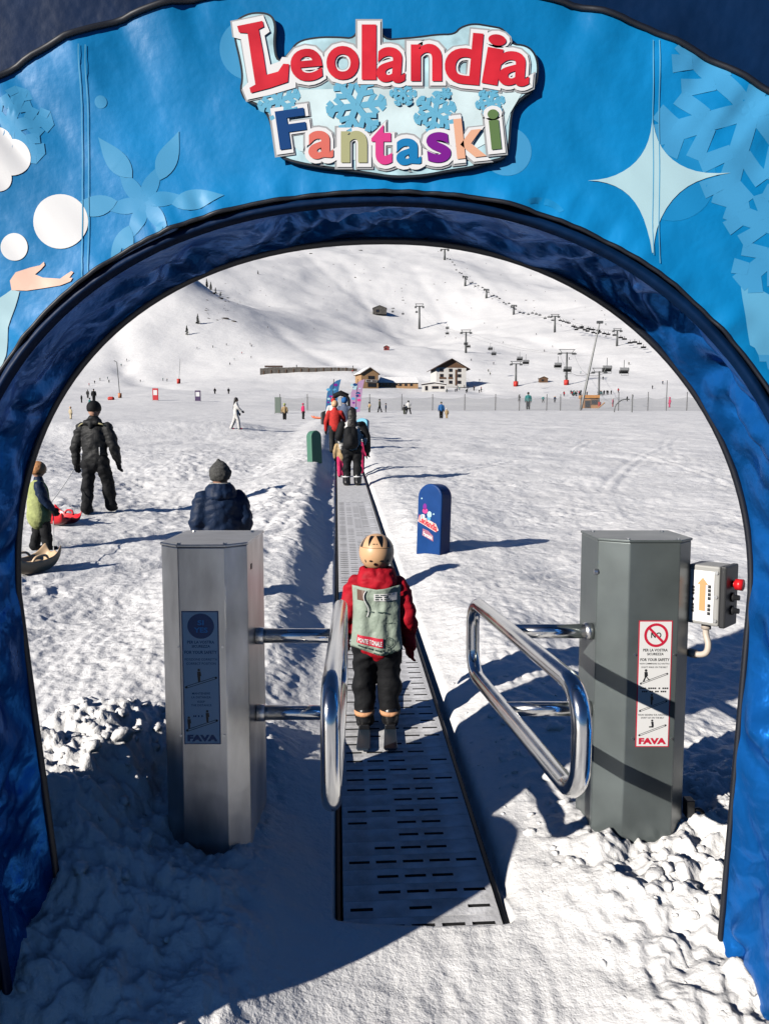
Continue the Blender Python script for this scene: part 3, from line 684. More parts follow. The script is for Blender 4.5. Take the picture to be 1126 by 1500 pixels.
mb = MB(); mb.tube([(bx1 + .026, by0 + .07, bz1 - .075), (bx1 + .040, by0 + .07, bz1 - .075)], .014, 12); mb.tube([(bx1 + .040, by0 + .07, bz1 - .075), (bx1 + .068, by0 + .07, bz1 - .075)], [.023, .024], 14)
mb.build('emergency_button', mat('signal_red', (.60, .012, .018), .35), cb, True)
for zz in (bz1 - .13, bz1 - .185):
    mb = MB(); mb.tube([(bx1 + .026, by0 + .07, zz), (bx1 + .036, by0 + .07, zz), (bx1 + .038, by0 + .07, zz), (bx1 + .056, by0 + .07, zz)], [.020, .020, .012, .011], 12); mb.build('selector_knob', MATS['dark_plastic'], cb, True)
mb = MB(); cp = [(bx0 + .06, by0 + .06, bz0 + .002), (bx0 + .06, by0 + .06, bz0 - .05), (bx0 + .075, by0 + .05, bz0 - .09), (bx0 + .07, by0 + .045, bz0 - .125), (bx0 + .04, by0 + .045, bz0 - .14), (bx0 - .01, by0 + .045, bz0 - .138)]
def cr_spline(P_, k=6):
    P_ = [Vector(p) for p in P_]; out = []
    for i in range(len(P_) - 1):
        a, b, c, d = P_[max(i - 1, 0)], P_[i], P_[i + 1], P_[min(i + 2, len(P_) - 1)]
        for j in range(k): t = j / k; out.append(.5 * ((2*b) + (c - a)*t + (2*a - 5*b + 4*c - d)*t*t + (-a + 3*b - 3*c + d)*t**3))
    return out + [P_[-1]]
beige = mat('beige_conduit', (.56, .49, .42), .5)
mb.tube(cr_spline(cp), .013, 10); mb.tube([(bx0 + .06, by0 + .06, bz0 + .004), (bx0 + .06, by0 + .06, bz0 - .028)], .021, 8); mb.tube([(bx0 + .03, by0 + .045, bz0 - .14), (bx0 - .004, by0 + .045, bz0 - .139)], .019, 8); mb.build('cable_conduit', beige, cb, True)
rot_m = Matrix.Translation(Vector(((bx0 + bx1) / 2, (by0 + by1) / 2, 0)) - Vector(rp['_o'])) @ Matrix.Rotation(R(-44), 4, 'Z') @ Matrix.Translation(Vector(rp['_o']) - Vector(((bx0 + bx1) / 2, (by0 + by1) / 2, 0)))
rot_m = Matrix.Translation((.01, 0, 0)) @ rot_m
for o_ in [cb] + list(cb.children): o_.data.transform(rot_m)
mb = MB(); q = at(1008, 1182, 3.2); mb.box((q.x, 3.2, q.z), (.035, .05, .075)); mb.tube(cr_spline([(q.x + .0, 3.2, q.z - .02), (q.x + .05, 3.19, q.z - .01), (q.x + .075, 3.2, q.z - .08)]), .009, 8); mb.build('power_plug', black_p, rp, bevel=.004)

# ------------------------------------------------------------------ moving carpet
carpet = thing('conveyor_carpet', 'long grey slotted moving carpet carrying people up between snow banks', 'ski conveyor', (BX0, BY0, float(belt_z(BY0))))
rubber = mat('frosted_rubber', (.60, .60, .605), .75, noise=(7, .42), bump=[(60, .0025), (300, .0006)])
slotm = mat('slot_black', (.008, .008, .009), .8)
dirx = Vector((1, -BDX * 0, 0)); byaw = math.atan(-BDX); bpit = math.atan(.07)
PITCHB = .100
def plate_mesh(open_):
    """one carpet plate, top grid with recessed slots where open_"""
    W_, L = BW, PITCHB - .0012; us = [-W_]; n = 5; sw = .088; gp = (2 * W_ - n * sw) / (n + 1)
    for k in range(n): us += [-W_ + gp * (k + 1) + sw * k, -W_ + gp * (k + 1) + sw * (k + 1)]
    us.append(W_); vs_ = [-L / 2, -.009, .009, L / 2]; V = []; Fs = []; d = -.022; idx = {}
    def vert(u, v, z):
        k = (round(u, 5), round(v, 5), z)
        if k not in idx: idx[k] = len(V); V.append((u, v, z))
        return idx[k]
    for i in range(len(us) - 1):
        for j in range(3):
            hole = j == 1 and i % 2 == 1 and open_[i // 2]; a, b, c, e = us[i], us[i + 1], vs_[j], vs_[j + 1]
            if not hole: Fs.append((vert(a, c, 0), vert(b, c, 0), vert(b, e, 0), vert(a, e, 0)))
            else:
                Fs.append((vert(a, c, d), vert(b, c, d), vert(b, e, d), vert(a, e, d)))
                for (p, q) in (((a, c), (b, c)), ((b, c), (b, e)), ((b, e), (a, e)), ((a, e), (a, c))): Fs.append((vert(*p, 0), vert(*q, 0), vert(*q, d), vert(*p, d)))
    for (p, q) in (((-W_, -L/2), (W_, -L/2)), ((W_, -L/2), (W_, L/2)), ((W_, L/2), (-W_, L/2)), ((-W_, L/2), (-W_, -L/2))): Fs.append((vert(*q, 0), vert(*p, 0), vert(*p, -.03), vert(*q, -.03)))
    me = bpy.data.meshes.new('belt_plate'); me.from_pydata(V, [], Fs); me.materials.append(rubber); me.materials.append(slotm)
    for p in me.polygons:
        if all(V[i][2] < 0 for i in p.vertices) or (min(V[i][2] for i in p.vertices) == d): p.material_index = 1
    me.update(); return me
rows_open = [(1,1,1,1,1), (1,0,1,0,1), (0,1,1,1,1), (0,1,1,1,0), (1,1,1,1,1), (0,1,1,1,0), (0,0,1,1,0), (1,0,1,1,0), (1,1,1,1,0), (0,0,1,1,1), (1,1,1,1,0), (1,1,0,1,1), (1,1,1,1,0), (1,1,1,0,1), (1,1,1,1,0), (1,0,1,1,0)]
pm = {}
def get_plate(o_):
    if o_ not in pm: pm[o_] = plate_mesh(o_)
    return pm[o_]
NPL = 110
for i in range(NPL):
    y = BY0 + PITCHB * (i + .5)
    o_ = rows_open[i] if i < len(rows_open) else tuple(int(random.random() < .62) for _ in range(5))
    b = bpy.data.objects.new('belt_plate', get_plate(o_)); C.objects.link(b); b.parent = carpet
    b.location = Vector((belt_c(y), y, float(belt_z(y)))) - Vector(carpet.location); b.rotation_euler = (bpit, 0, byaw)
y0 = BY0 + PITCHB * NPL
mb = MB(); y1 = BY0 + BLEN - 1.5
far_rub = mat('frosted_rubber_far', (.62, .62, .62), .8, noise=(14, .4, (1, 6, 1)), bump=[(30, .004)])
ysn = np.linspace(y0, y1, 40); mb.add([(belt_c(y) + s_ * BW, y, float(belt_z(y))) for y in ysn for s_ in (-1, 1)], [(2 * i, 2 * i + 1, 2 * i + 3, 2 * i + 2) for i in range(39)]); mb.build('belt_run', far_rub, carpet)
rail_m = mat('rail_black', (.012, .013, .014), .5, .3)
for s_ in (-1, 1):
    mb = MB(); o_ = s_ * (BW + .018)
    ya = BY0 if s_ > 0 else BY0 + .0
    mb.tube([(belt_c(y) + o_, y, float(belt_z(y)) - (.03 if s_ > 0 else .05)) for y in np.linspace(ya, y1, 40)], .016 if s_ > 0 else .013, 6); mb.build('side_rail', rail_m, carpet)
mb = MB(); mb.box((BX0 - .0, BY0 + .04, float(belt_z(BY0)) - .075), (.60, .06, .07), byaw); mb.build('end_roller', rail_m, carpet)

# ------------------------------------------------------------------ loose snow lumps by the gate
mb = MB(); rnd = random.Random(3)
def lump(x, y, r):
    z = ground_z(x, y); M = Matrix.Rotation(rnd.random() * 6, 3, 'Z') @ Matrix.Rotation(rnd.random(), 3, 'X')
    o = len(mb.v); mb.ball((x, y, z - r * .18), (r * rnd.uniform(.8, 1.4), r * rnd.uniform(.7, 1.2), r * rnd.uniform(.5, .8)), M, 9, 6)
    for i in range(o, len(mb.v)):
        p = Vector(mb.v[i]); c = Vector((x, y, z)); mb.v[i] = tuple(c + (p - c) * rnd.uniform(.68, 1.2))
cnt = 0
while cnt < 420:
    k = rnd.random()
    if k < .40: x, y = rnd.gauss(-1.35, .33), rnd.gauss(3.25, .5)
    elif k < .8: x, y = rnd.gauss(1.42, .36), rnd.gauss(2.85, .5)
    else: x, y = rnd.gauss(.75, .35), rnd.gauss(3.9, .6)
    if abs(x - belt_c(y)) < .43 or (-.9 < x < -.5 and 2.9 < y < 3.5) or (.86 < x < 1.29 and 3.05 < y < 3.5): continue
    lump(x, y, min(.05, .008 + rnd.expovariate(1 / .011))); cnt += 1
o = mb.build('snow_lumps', MATS['snow'], None, True); tag(o, 'loose broken snow lumps heaped around the gate posts', 'snow', kind='stuff')

# ------------------------------------------------------------------ people
def fabric(name, col, rough=.75, b=.006): return mat(name, col, rough, noise=(18, .22), bump=[(26, b), (9, b * 1.5)], spec=.25)
BLK = fabric('black_fabric', (.006, .0065, .008)); GRYB = fabric('charcoal_fabric', (.018, .0185, .019), .6)
NVY = fabric('navy_fabric', (.006, .018, .050), .6); REDF = fabric('red_fabric', (.40, .006, .018), .7); SKIN = mat('skin', (.52, .29, .20), .55)
WHT = fabric('white_fabric', (.62, .61, .59)); TAN = fabric('tan_fabric', (.42, .30, .16)); LIME = fabric('lime_fabric', (.36, .40, .16)); ORG = fabric('orange_red_fabric', (.48, .03, .025))
PNK = fabric('pink_fabric', (.55, .03, .12)); BLU = fabric('blue_fabric', (.02, .12, .33)); TEAL = fabric('teal_fabric', (.03, .17, .17)); PURP = fabric('purple_fabric', (.12, .04, .18)); OLV = fabric('olive_fabric', (.06, .065, .045)); HAIR = mat('dark_hair', (.010, .007, .006), .5, bump=[(60, .004)])
GRYK = mat('grey_knit', (.06, .06, .057), .9, noise=(60, .5), bump=[(120, .004)])
def V3(*a): return Vector(a)
def hand(mb, w_, d, out, s):
    """palm with four fingers and a thumb; w_ wrist, d pointing along the hand, out = towards the thumb"""
    d = d.normalized(); n = d.cross(out).normalized(); o = n.cross(d).normalized()
    p1 = w_ + d * .052 * s
    mb.capsule(w_ + o * .011 * s, p1 + o * .014 * s, .021 * s, .022 * s); mb.capsule(w_ - o * .009 * s, p1 - o * .015 * s, .020 * s, .020 * s)
    for k, L in enumerate((.040, .046, .043, .034)):
        b = p1 + o * (.028 - .0185 * k) * s; m = b + d * L * .55 * s + n * .006 * s; t = m + (d * .8 + n * .6).normalized() * L * .55 * s
        mb.capsule(b, m, .0095 * s, .009 * s, 8); mb.capsule(m, t, .009 * s, .0075 * s, 8)
    tb = w_ + o * .026 * s + d * .012 * s; tm = tb + (o * .8 + d * .7).normalized() * .030 * s
    mb.capsule(tb, tm, .012 * s, .010 * s, 8); mb.capsule(tm, tm + (d + n * .4).normalized() * .026 * s, .010 * s, .008 * s, 8)
def person(label, loc, h, yaw, jacket, trousers, hat=None, hatm=None, glove=BLK, boots=BLK, feet=((-.06, 0), (.06, 0)), hands=None, child=False, lean=0.0, vox=.03, group=None, fat=1.0, hair=None, extra=None, narrow=1.0, foot_z=(0, 0)):
    hs = .172 if child else .138
    hipz = .455 if child else .495; shz = 1 - hs - .055; sw = (.125 if child else .118) * narrow
    hands = hands or ((-.17, .02, shz - .34), (.17, .02, shz - .34))
    S = lambda x, y, z: Vector((x * h, y * h, z * h))
    def L_(z): return lean * max(0, (z - hipz)) / (1 - hipz)
    body, jk, tr, bt, gl = MB(), MB(), MB(), MB(), MB()
    hc = S(0, L_(1 - hs / 2) + .006, 1 - hs / 2); sh_y = L_(shz)
    body.ball(hc, (hs * .36 * h, hs * .44 * h, hs * .5 * h)); body.capsule(hc + S(0, hs * .40, -.02), hc + S(0, hs * .47, -.028), .011 * h, .009 * h, 8)
    for s in (-1, 1): body.ball(hc + S(s * hs * .37, 0, -.008), (.007 * h, .014 * h, .02 * h), None, 8, 6)
    body.capsule(S(0, sh_y, shz - .01), hc - S(0, 0, .03), .036 * h, .034 * h)
    body.capsule(S(0, 0, hipz), S(0, sh_y, shz - .06), .085 * h, .088 * h, flat=((0, 1, 0), .68))
    tr.capsule(S(0, 0, hipz - .01), S(0, L_(hipz + .09), hipz + .09), .098 * h * fat, .093 * h * fat, flat=((0, 1, 0), .8))
    jk.capsule(S(0, -.002, hipz + .005), S(0, sh_y, shz - .085), .112 * h * fat, .118 * h * fat, 16, flat=((0, 1, 0), .74))
    jk.capsule(S(-.05, sh_y, shz - .035), S(.05, sh_y, shz - .035), .058 * h * fat); jk.capsule(S(0, sh_y, shz - .02), S(0, sh_y + .004, shz + .028), .062 * h, .056 * h)
    wrists = []
    for i, s in enumerate((-1, 1)):
        hip = S(s * .056, 0, hipz); ank = S(feet[i][0], feet[i][1], .055 + foot_z[i]); knee = (hip + ank) / 2 + S(s * .006, .022, .01)
        body.capsule(hip, knee, .056 * h, .042 * h); body.capsule(knee, ank, .042 * h, .026 * h); body.capsule(ank - S(0, .012, .03), ank + S(0, .085, -.035), .026 * h, .02 * h)
        tr.capsule(hip, knee, .072 * h * fat, .056 * h * fat); tr.capsule(knee, ank + S(0, 0, -.012), .056 * h * fat, .050 * h * fat)
        bt.capsule(ank + S(0, -.012, -.026), ank + S(0, .085, -.030), .030 * h, .026 * h, flat=((0, 0, 1), .9)); bt.capsule(ank + S(0, 0, -.02), ank + S(0, 0, .035), .036 * h, .036 * h)
        sh = S(s * sw, sh_y, shz - .035); hd = S(*hands[i]); el = (sh + hd) / 2 + S(s * .022, -.03, .0)
        wr = hd + (el - hd).normalized() * .02 * h
        body.capsule(sh, el, .034 * h, .028 * h, 8); body.capsule(el, wr, .028 * h, .019 * h, 8)
        jk.capsule(sh, el, .054 * h * fat, .048 * h * fat); jk.capsule(el, wr, .048 * h * fat, .036 * h)
        hand(gl, wr, hd - el, Vector((-s * .3, 1, .1)), h * 1.05 / 1.0 * .9)
    cw = lambda a, f: (lambda co: a * h * (fbm(co[:, 0] * f / h + co[:, 1] * 5 / h, co[:, 2] * f * 1.5 / h + co[:, 1] * 7 / h, 2, 5) + .8 * (.35 - np.abs(vnoise(co[:, 0] * f * .7 / h + co[:, 2] * 6 / h, co[:, 2] * f * 2.6 / h - co[:, 0] * 5 / h + co[:, 1] * 4 / h, 8)))))
    fine = vox < .02
    root = link('person', remesh(body, vox * .8, 2), SKIN); root.location = loc; root.rotation_euler = (0, 0, yaw)
    tag(root, label, 'person', group)
    j = link('jacket', remesh(jk, vox, 4 if fine else 1, disp=cw(.011, 9) if fine else None), jacket, root)
    t = link('trousers', remesh(tr, vox, 3 if fine else 1, disp=cw(.012, 8) if fine else None), trousers, root)
    b = link('boots', remesh(bt, vox * .7, 2), boots, root)
    if fine: link('gloves', remesh(gl, .0055 * max(h, 1), 1), glove, root)
    else: link('gloves', remesh(gl, .016, 1), glove, root)
    if hat == 'beanie':
        mb = MB(); mb.ball(hc + S(0, -.004, .020), (hs * .45 * h, hs * .53 * h, hs * .50 * h), None, 24, 16); cutz(mb, hc.z - .012 * h).build('hat', hatm, root, True, off=(0, 0, 0))
    elif hat == 'hood_knit':
        mb = MB(); mb.ball(hc + S(0, -.004, .02), (hs * .47 * h, hs * .54 * h, hs * .50 * h)); mb.capsule(hc + S(0, 0, .04), hc + S(-.012, -.012, .112), .046 * h, .012 * h); link('hat', remesh(mb, vox * .6, 3, disp=cw(.006, 14)), hatm, root)
    elif hat == 'helmet':
        mb = MB(); mb.ball(hc + S(0, -.004, .014), (hs * .50 * h, hs * .56 * h, hs * .54 * h)); cutz(mb, hc.z - .045 * h).build('helmet', hatm, root, True, off=(0, 0, 0))
    if hair:
        mb = MB(); mb.ball(hc + S(0, -.012, .012), (hs * .44 * h, hs * .50 * h, hs * .52 * h))
        if hair == 'long':
            mb.capsule(hc + S(0, -.035, .0), S(0, sh_y - .075, shz - .14), .058 * h, .062 * h, flat=((0, 1, 0), .6))
        link('hair', remesh(mb, vox * .6, 2, disp=cw(.006, 16)), HAIR, root)
    return root, hc, S
def cutz(mb, z):
    mb.v = [(x, y, max(zz, z)) for x, y, zz in mb.v]; return mb

# ---- child riding the carpet, seen from behind
by_ = 4.45; bloc = Vector((-.046, by_, float(belt_z(by_)) + .018))
boy, hc, S = person('child in red jacket, green bib and cream helmet riding the carpet on skis', bloc, 1.135, 0, REDF, BLK, glove=REDF, child=True, vox=.013,
    feet=((-.064, 0), (.070, .004)), hands=((-.165, .05, .455), (.172, .02, .405)), fat=1.06, narrow=.86, boots=mat('black_plastic_boot', (.010, .010, .011), .35))
HELM = mat('cream_helmet', (.66, .40, .22), .38, noise=(5, .05)); hh = 1.135
# helmet shell with its black vent panels
def helmet_shape(co=1.0):
    mb = MB(); c = hc + Vector((0, -.004, .004)); mb.ball(c, (.102 * co, .118 * co, .108 * co), None, 40, 26)
    lo = -.088
    mb.v = [(x, y, max(z, c.z + lo) if True else z) for x, y, z in mb.v]; return mb, c
mb, hcn = helmet_shape(); helm = mb.build('helmet', HELM, boy, True, off=(0, 0, 0))
def on_helm(az, el, r=1.012): return Vector((hcn.x + .102 * r * math.cos(el) * math.sin(az), hcn.y - .118 * r * math.cos(el) * math.cos(az), hcn.z + .108 * r * math.sin(el)))
bp = mat('helmet_black', (.007, .008, .010), .3)
for pts in ([(.45, -.50, -.47), (.80, -.66, -.40), (1.15, -.85, -.30)], [(.40, .30, .34), (.75, .16, .50), (1.15, -.02, .75)], [(.34, .66, 1.42), (.55, .78, 1.46), (.80, .98, 1.55), (.98, 1.2, 1.6)], [(.36, -1.30, -.98), (.70, -1.32, -1.10), (.95, -1.4, -1.3)], [(.36, 1.75, 2.3), (1.0, 1.8, 2.4)], [(.36, -2.3, -1.75), (1.0, -2.4, -1.8)]):
    mb = MB(); V = []; n_ = 12; m_ = 10; es = np.linspace(pts[0][0], pts[-1][0], m_ + 1)
    A0 = np.interp(es, [t[0] for t in pts], [t[1] for t in pts]); A1 = np.interp(es, [t[0] for t in pts], [t[2] for t in pts])
    for e_, l_, r_ in zip(es, A0, A1): V += [on_helm(l_ + (r_ - l_) * i / n_, e_, 1.010) for i in range(n_ + 1)]
    mb.add(V, [(j * (n_ + 1) + i, j * (n_ + 1) + i + 1, (j + 1) * (n_ + 1) + i + 1, (j + 1) * (n_ + 1) + i) for j in range(m_) for i in range(n_)]); mb.build('vent_panel', bp, helm, True, off=(0, 0, 0))
for az0, el0, ra, rb in ((-.06, -.56, .011, .011), (.33, -.36, .013, .006), (-.33, -.36, .011, .006), (.75, -.38, .009, .010), (-.72, -.38, .004, .010)):
    mb = MB(); c = on_helm(az0, el0, 1.010); ux = (on_helm(az0 + .05, el0, 1.01) - c).normalized(); uz = (on_helm(az0, el0 + .05, 1.01) - c).normalized()
    mb.add([c + ux * ra * math.cos(q) + uz * rb * math.sin(q) for q in [2 * math.pi * i / 12 for i in range(12)]], [tuple(range(12))]); mb.build('vent_hole', bp, helm, off=(0, 0, 0))
mb = MB(); V, Fs = glyph('-- -', .01, 2); lo_, hi_ = V.min(0), V.max(0); q_ = (V - lo_) / (hi_ - lo_)
mb.add([on_helm(-.24 + .30 * a, .54 + .05 * b, 1.012) for a, b in q_], Fs); mb.build('helmet_lettering', bp, helm, off=(0, 0, 0))
mb = MB(); mb.tube([on_helm(a, .30 if False else .34, 1.0) for a in np.linspace(-3.14, 3.14, 40)], .0022, 6); mb.build('helmet_seam', mat('helmet_seam', (.42, .24, .12), .5), helm, True, off=(0, 0, 0))
# collar and hood of the jacket
mb = MB(); shz = 1 - .172 - .055
for a in np.linspace(0, 2 * math.pi, 15)[:-1]: mb.capsule(S(.072 * math.cos(a), .06 * math.sin(a) - .012, shz + .045), S(.080 * math.cos(a), .068 * math.sin(a) - .014, shz - .002), .032, .036)
mb.capsule(S(-.055, -.072, shz - .012), S(.055, -.072, shz - .012), .044, .044); mb.capsule(S(0, -.082, shz - .02), S(0, -.088, shz - .055), .040, .022)
link('hood', remesh(mb, .011, 4, disp=lambda co: .010 * fbm(co[:, 0] * 11, co[:, 2] * 20 + co[:, 1] * 8, 2, 3)), REDF, boy)
# bib: a loose front and back cloth over the jacket
BIB = mat('sage_green_bib', (.285, .345, .285), .55, noise=(7, .16), bump=[(14, .014), (40, .003)], spec=.35)
def bib_pt(u, v, off=0.0):
    """u -1..1 across the back, v 0 (hem) .. 1 (top)"""
    w_ = (.140 + .012 * (1 - v)) * (1 - .06 * math.sin(math.pi * v)); x = u * w_
    z = (shz - .012) * hh - (1 - v) * .372 * (1 + .10 * (1 - v) * (.5 + .5 * math.sin(u * 2.6 + .9) - .35))
    y = -(.122 + .010 * (1 - v)) * math.sqrt(max(.05, 1 - (u * .86) ** 2)) - .018 + .016 * float(fbm(np.array([u * 1.6 + 3]), np.array([v * 2.4]), 2, 17)[0]) - .004 * math.sin(u * 9 + v * 2) * (1 - v)
    if v > .86: z += -.018 * (1 - abs(u)) * (v - .86) / .14
    return Vector((x, y - off, z))
mb = MB(); nu, nv = 26, 30
for side in (0, 1):
    V = []
    for jv in range(nv + 1):
        for iu in range(nu + 1):
            p = bib_pt(-1 + 2 * iu / nu, jv / nv)
            if side: p = Vector((p.x, -p.y * .98 - .0, p.z))
            V.append(p)
    mb.add(V, [((jv) * (nu + 1) + iu, jv * (nu + 1) + iu + 1, (jv + 1) * (nu + 1) + iu + 1, (jv + 1) * (nu + 1) + iu) for jv in range(nv) for iu in range(nu)])
bib = mb.build('bib', BIB, boy, True, off=(0, 0, 0)); sm = bib.modifiers.new('s', 'SOLIDIFY'); sm.thickness = .004
def bpoly(mb, u0, u1, v0, v1, off, n=8):
    V = [bib_pt(u0 + (u1 - u0) * i / n, v0 + (v1 - v0) * j / 3, off) for j in range(4) for i in range(n + 1)]
    mb.add(V, [(j * (n + 1) + i, j * (n + 1) + i + 1, (j + 1) * (n + 1) + i + 1, (j + 1) * (n + 1) + i) for j in range(3) for i in range(n)])
def btext(mb, s_, u0, u1, v0, v1, off, bold=.01):
    V, Fs = glyph(s_, bold, 2); lo, hi = V.min(0), V.max(0); q = (V - lo) / (hi - lo); mb.add([bib_pt(u0 + (u1 - u0) * a, v0 + (v1 - v0) * b, off) for a, b in q], Fs)
for nm, m_, u0, u1, v0, v1 in (('bib_patch', white_p, -.10, .85, .78, .90), ('bib_patch', red_p, -.76, .26, .105, .235), ('bib_badge', mat('bib_badge', (.12, .06, .04), .5), -.80, -.48, .78, .95)):
    mb = MB(); bpoly(mb, u0, u1, v0, v1, .005); mb.build(nm, m_, bib, True, off=(0, 0, 0))
mb = MB(); btext(mb, 'PONTE TONALE', -.72, .22, .125, .195, .0075, .02); mb.build('bib_lettering', white_p, bib, off=(0, 0, 0))
bib_ink = mat('bib_ink', (.03, .06, .05), .6)
for a_ in (('-- --- --', -.05, .58, .865, .885), ('--- --', -.05, .50, .83, .85), ('-- - ---', -.05, .55, .795, .815), ('-- --', -.45, .42, .60, .62), ('---', .38, .70, .44, .45), ('--- -- ---- --', -.70, .60, .05, .075), ('--- ----- --', -.10, .62, .0, .022)): mb = MB(); btext(mb, *a_, .0075); mb.build('bib_lettering', bib_ink, bib, off=(0, 0, 0))
mb = MB()
for r_ in (.95, .6):
    for i in range(18):
        a, b = 2 * math.pi * i / 18, 2 * math.pi * (i + 1) / 18
        mb.add([bib_pt(.50 + .19 * r_ * k * math.cos(q), .165 + .075 * r_ * k * math.sin(q), .006) for q, k in ((a, 1), (b, 1), (b, .86), (a, .86))], [(0, 1, 2, 3)])
mb.build('bib_emblem', MATS['bib_ink'], bib, off=(0, 0, 0))
mb = MB(); mb.tube([bib_pt(-.42 - .10 * math.sin(t * 6), .95 - .42 * t, .008) for t in np.linspace(0, 1, 14)], .003, 6); mb.build('bib_cord', white_p, bib, True, off=(0, 0, 0))
# white glove cuff
mb = MB(); a_, b_ = S(-.166, .03, .475), S(-.156, .02, .52); mb.capsule(a_, b_, .036, .040); link('cuff', remesh(mb, .010, 1), WHT, boy)
# boots and skis
for s_, fx, fy in ((-1, -.064, 0), (1, .070, .004)):
    mb = MB(); c = S(fx, fy, 0); mb.capsule(c + Vector((0, -.03, .045)), c + Vector((0, .12, .04)), .043, .038, flat=((1, 0, 0), .9)); mb.capsule(c + Vector((0, -.025, .05)), c + Vector((0, -.02, .09)), .046, .050); link('ski_boot', remesh(mb, .010, 1), MATS['black_plastic_boot'], boy)
    mb = MB(); mb.tube([c + Vector((0, -.02, .078)), c + Vector((0, -.02, .100))], [.058, .062], 16); mb.build('boot_cuff', fabric('peach_cuff', (.62, .32, .17)), boy, True, off=(0, 0, 0))
    pts = []; L0, L1, w_ = -.33, .66, .040
    prof_ = [(L0, .030), (L0 + .02, .038), (-.2, .036), (.1, .031), (.45, .040), (.58, .036), (.65, .014)]
    mb = MB(); V = []
    for yy, ww in prof_:
        zz = .002 + yy * .07 + (.05 * ((yy - .45) / .2) ** 2 if yy > .45 else 0)
        V += [(c.x - ww, c.y + yy, zz), (c.x + ww, c.y + yy, zz), (c.x + ww, c.y + yy, zz + .012), (c.x - ww, c.y + yy, zz + .012)]
    k = len(prof_); Fs = [(i * 4 + j, i * 4 + (j + 1) % 4, i * 4 + 4 + (j + 1) % 4, i * 4 + 4 + j) for i in range(k - 1) for j in range(4)] + [(0, 3, 2, 1), ((k - 1) * 4, (k - 1) * 4 + 1, (k - 1) * 4 + 2, (k - 1) * 4 + 3)]
    mb.add(V, Fs); ski = mb.build('ski', mat('ski_blue_grey', (.022, .034, .050), .35), boy, off=(0, 0, 0), bevel=.003)
    mb = MB(); mb.box((c.x, c.y - .03, .022), (.06, .12, .03)); mb.build('binding', MATS['black_plastic_boot'], ski, off=(0, 0, 0), bevel=.006)

# ---- man in black walking off
P = hit(142, 752); man, hc, S = person('man in black jacket, black trousers and black knit cap walking up the field', P, mpp(P) * 161, R(-4), GRYB, BLK, 'beanie', BLK, feet=((-.06, -.07), (.10, .09)), hands=((-.185, .03, .44), (.185, .08, .44)), vox=.016, fat=.98, lean=.015, foot_z=(0, .01))
hm = mpp(P) * 161; trim = mat('shoulder_trim', (.40, .36, .20), .6)
for s_ in (-1, 1):
    mb = MB(); mb.tube([S(s_ * .070, -.062, .812), S(s_ * .100, -.045, .803), S(s_ * .128, -.03, .783)], .012, 6); mb.build('shoulder_trim', trim, man, True, off=(0, 0, 0))
mb = MB()
for a in np.linspace(0, 2 * math.pi, 13)[:-1]: mb.capsule(S(.052 * math.cos(a), .048 * math.sin(a) + .005, .845), S(.062 * math.cos(a), .058 * math.sin(a), .815), .026, .03)
mb.capsule(S(-.05, -.055, .82), S(.05, -.055, .82), .045); mb.capsule(S(0, -.06, .82), S(0, -.07, .775), .05, .03)
link('hood', remesh(mb, .015, 3), GRYB, man)
mb = MB(); mb.tube([S(.085, -.088, .60), S(.088, -.094, .53)], .006, 6); mb.build('zip_flash', white_p, man, True, off=(0, 0, 0))
# ---- teenager behind the steel post
ty = 6.6; tp = at(322, 672, ty); tz = ground_z(tp.x, ty)
teen, hc, S = person('person in navy padded jacket and pointed grey knit cap behind the steel post', Vector((tp.x, ty, tz)), (tp.z - tz) * .965, R(20), NVY, BLK, 'hood_knit', GRYK, vox=.015, fat=1.32, child=True)
mb = MB()
for a in np.linspace(0, 2 * math.pi, 15)[:-1]: mb.capsule(S(.070 * math.cos(a), .066 * math.sin(a), .835), S(.092 * math.cos(a), .085 * math.sin(a), .775), .032, .045)
link('collar', remesh(mb, .014, 3, disp=lambda co: .008 * fbm(co[:, 0] * 9, co[:, 2] * 20, 2, 3)), NVY, teen)
mb = MB(); mb.tube([S(.070 * math.cos(a), .068 * math.sin(a), .856) for a in np.linspace(0, 2 * math.pi, 20)], .011, 6); mb.build('fleece_edge', fabric('grey_fleece', (.30, .30, .29)), teen, True, off=(0, 0, 0))
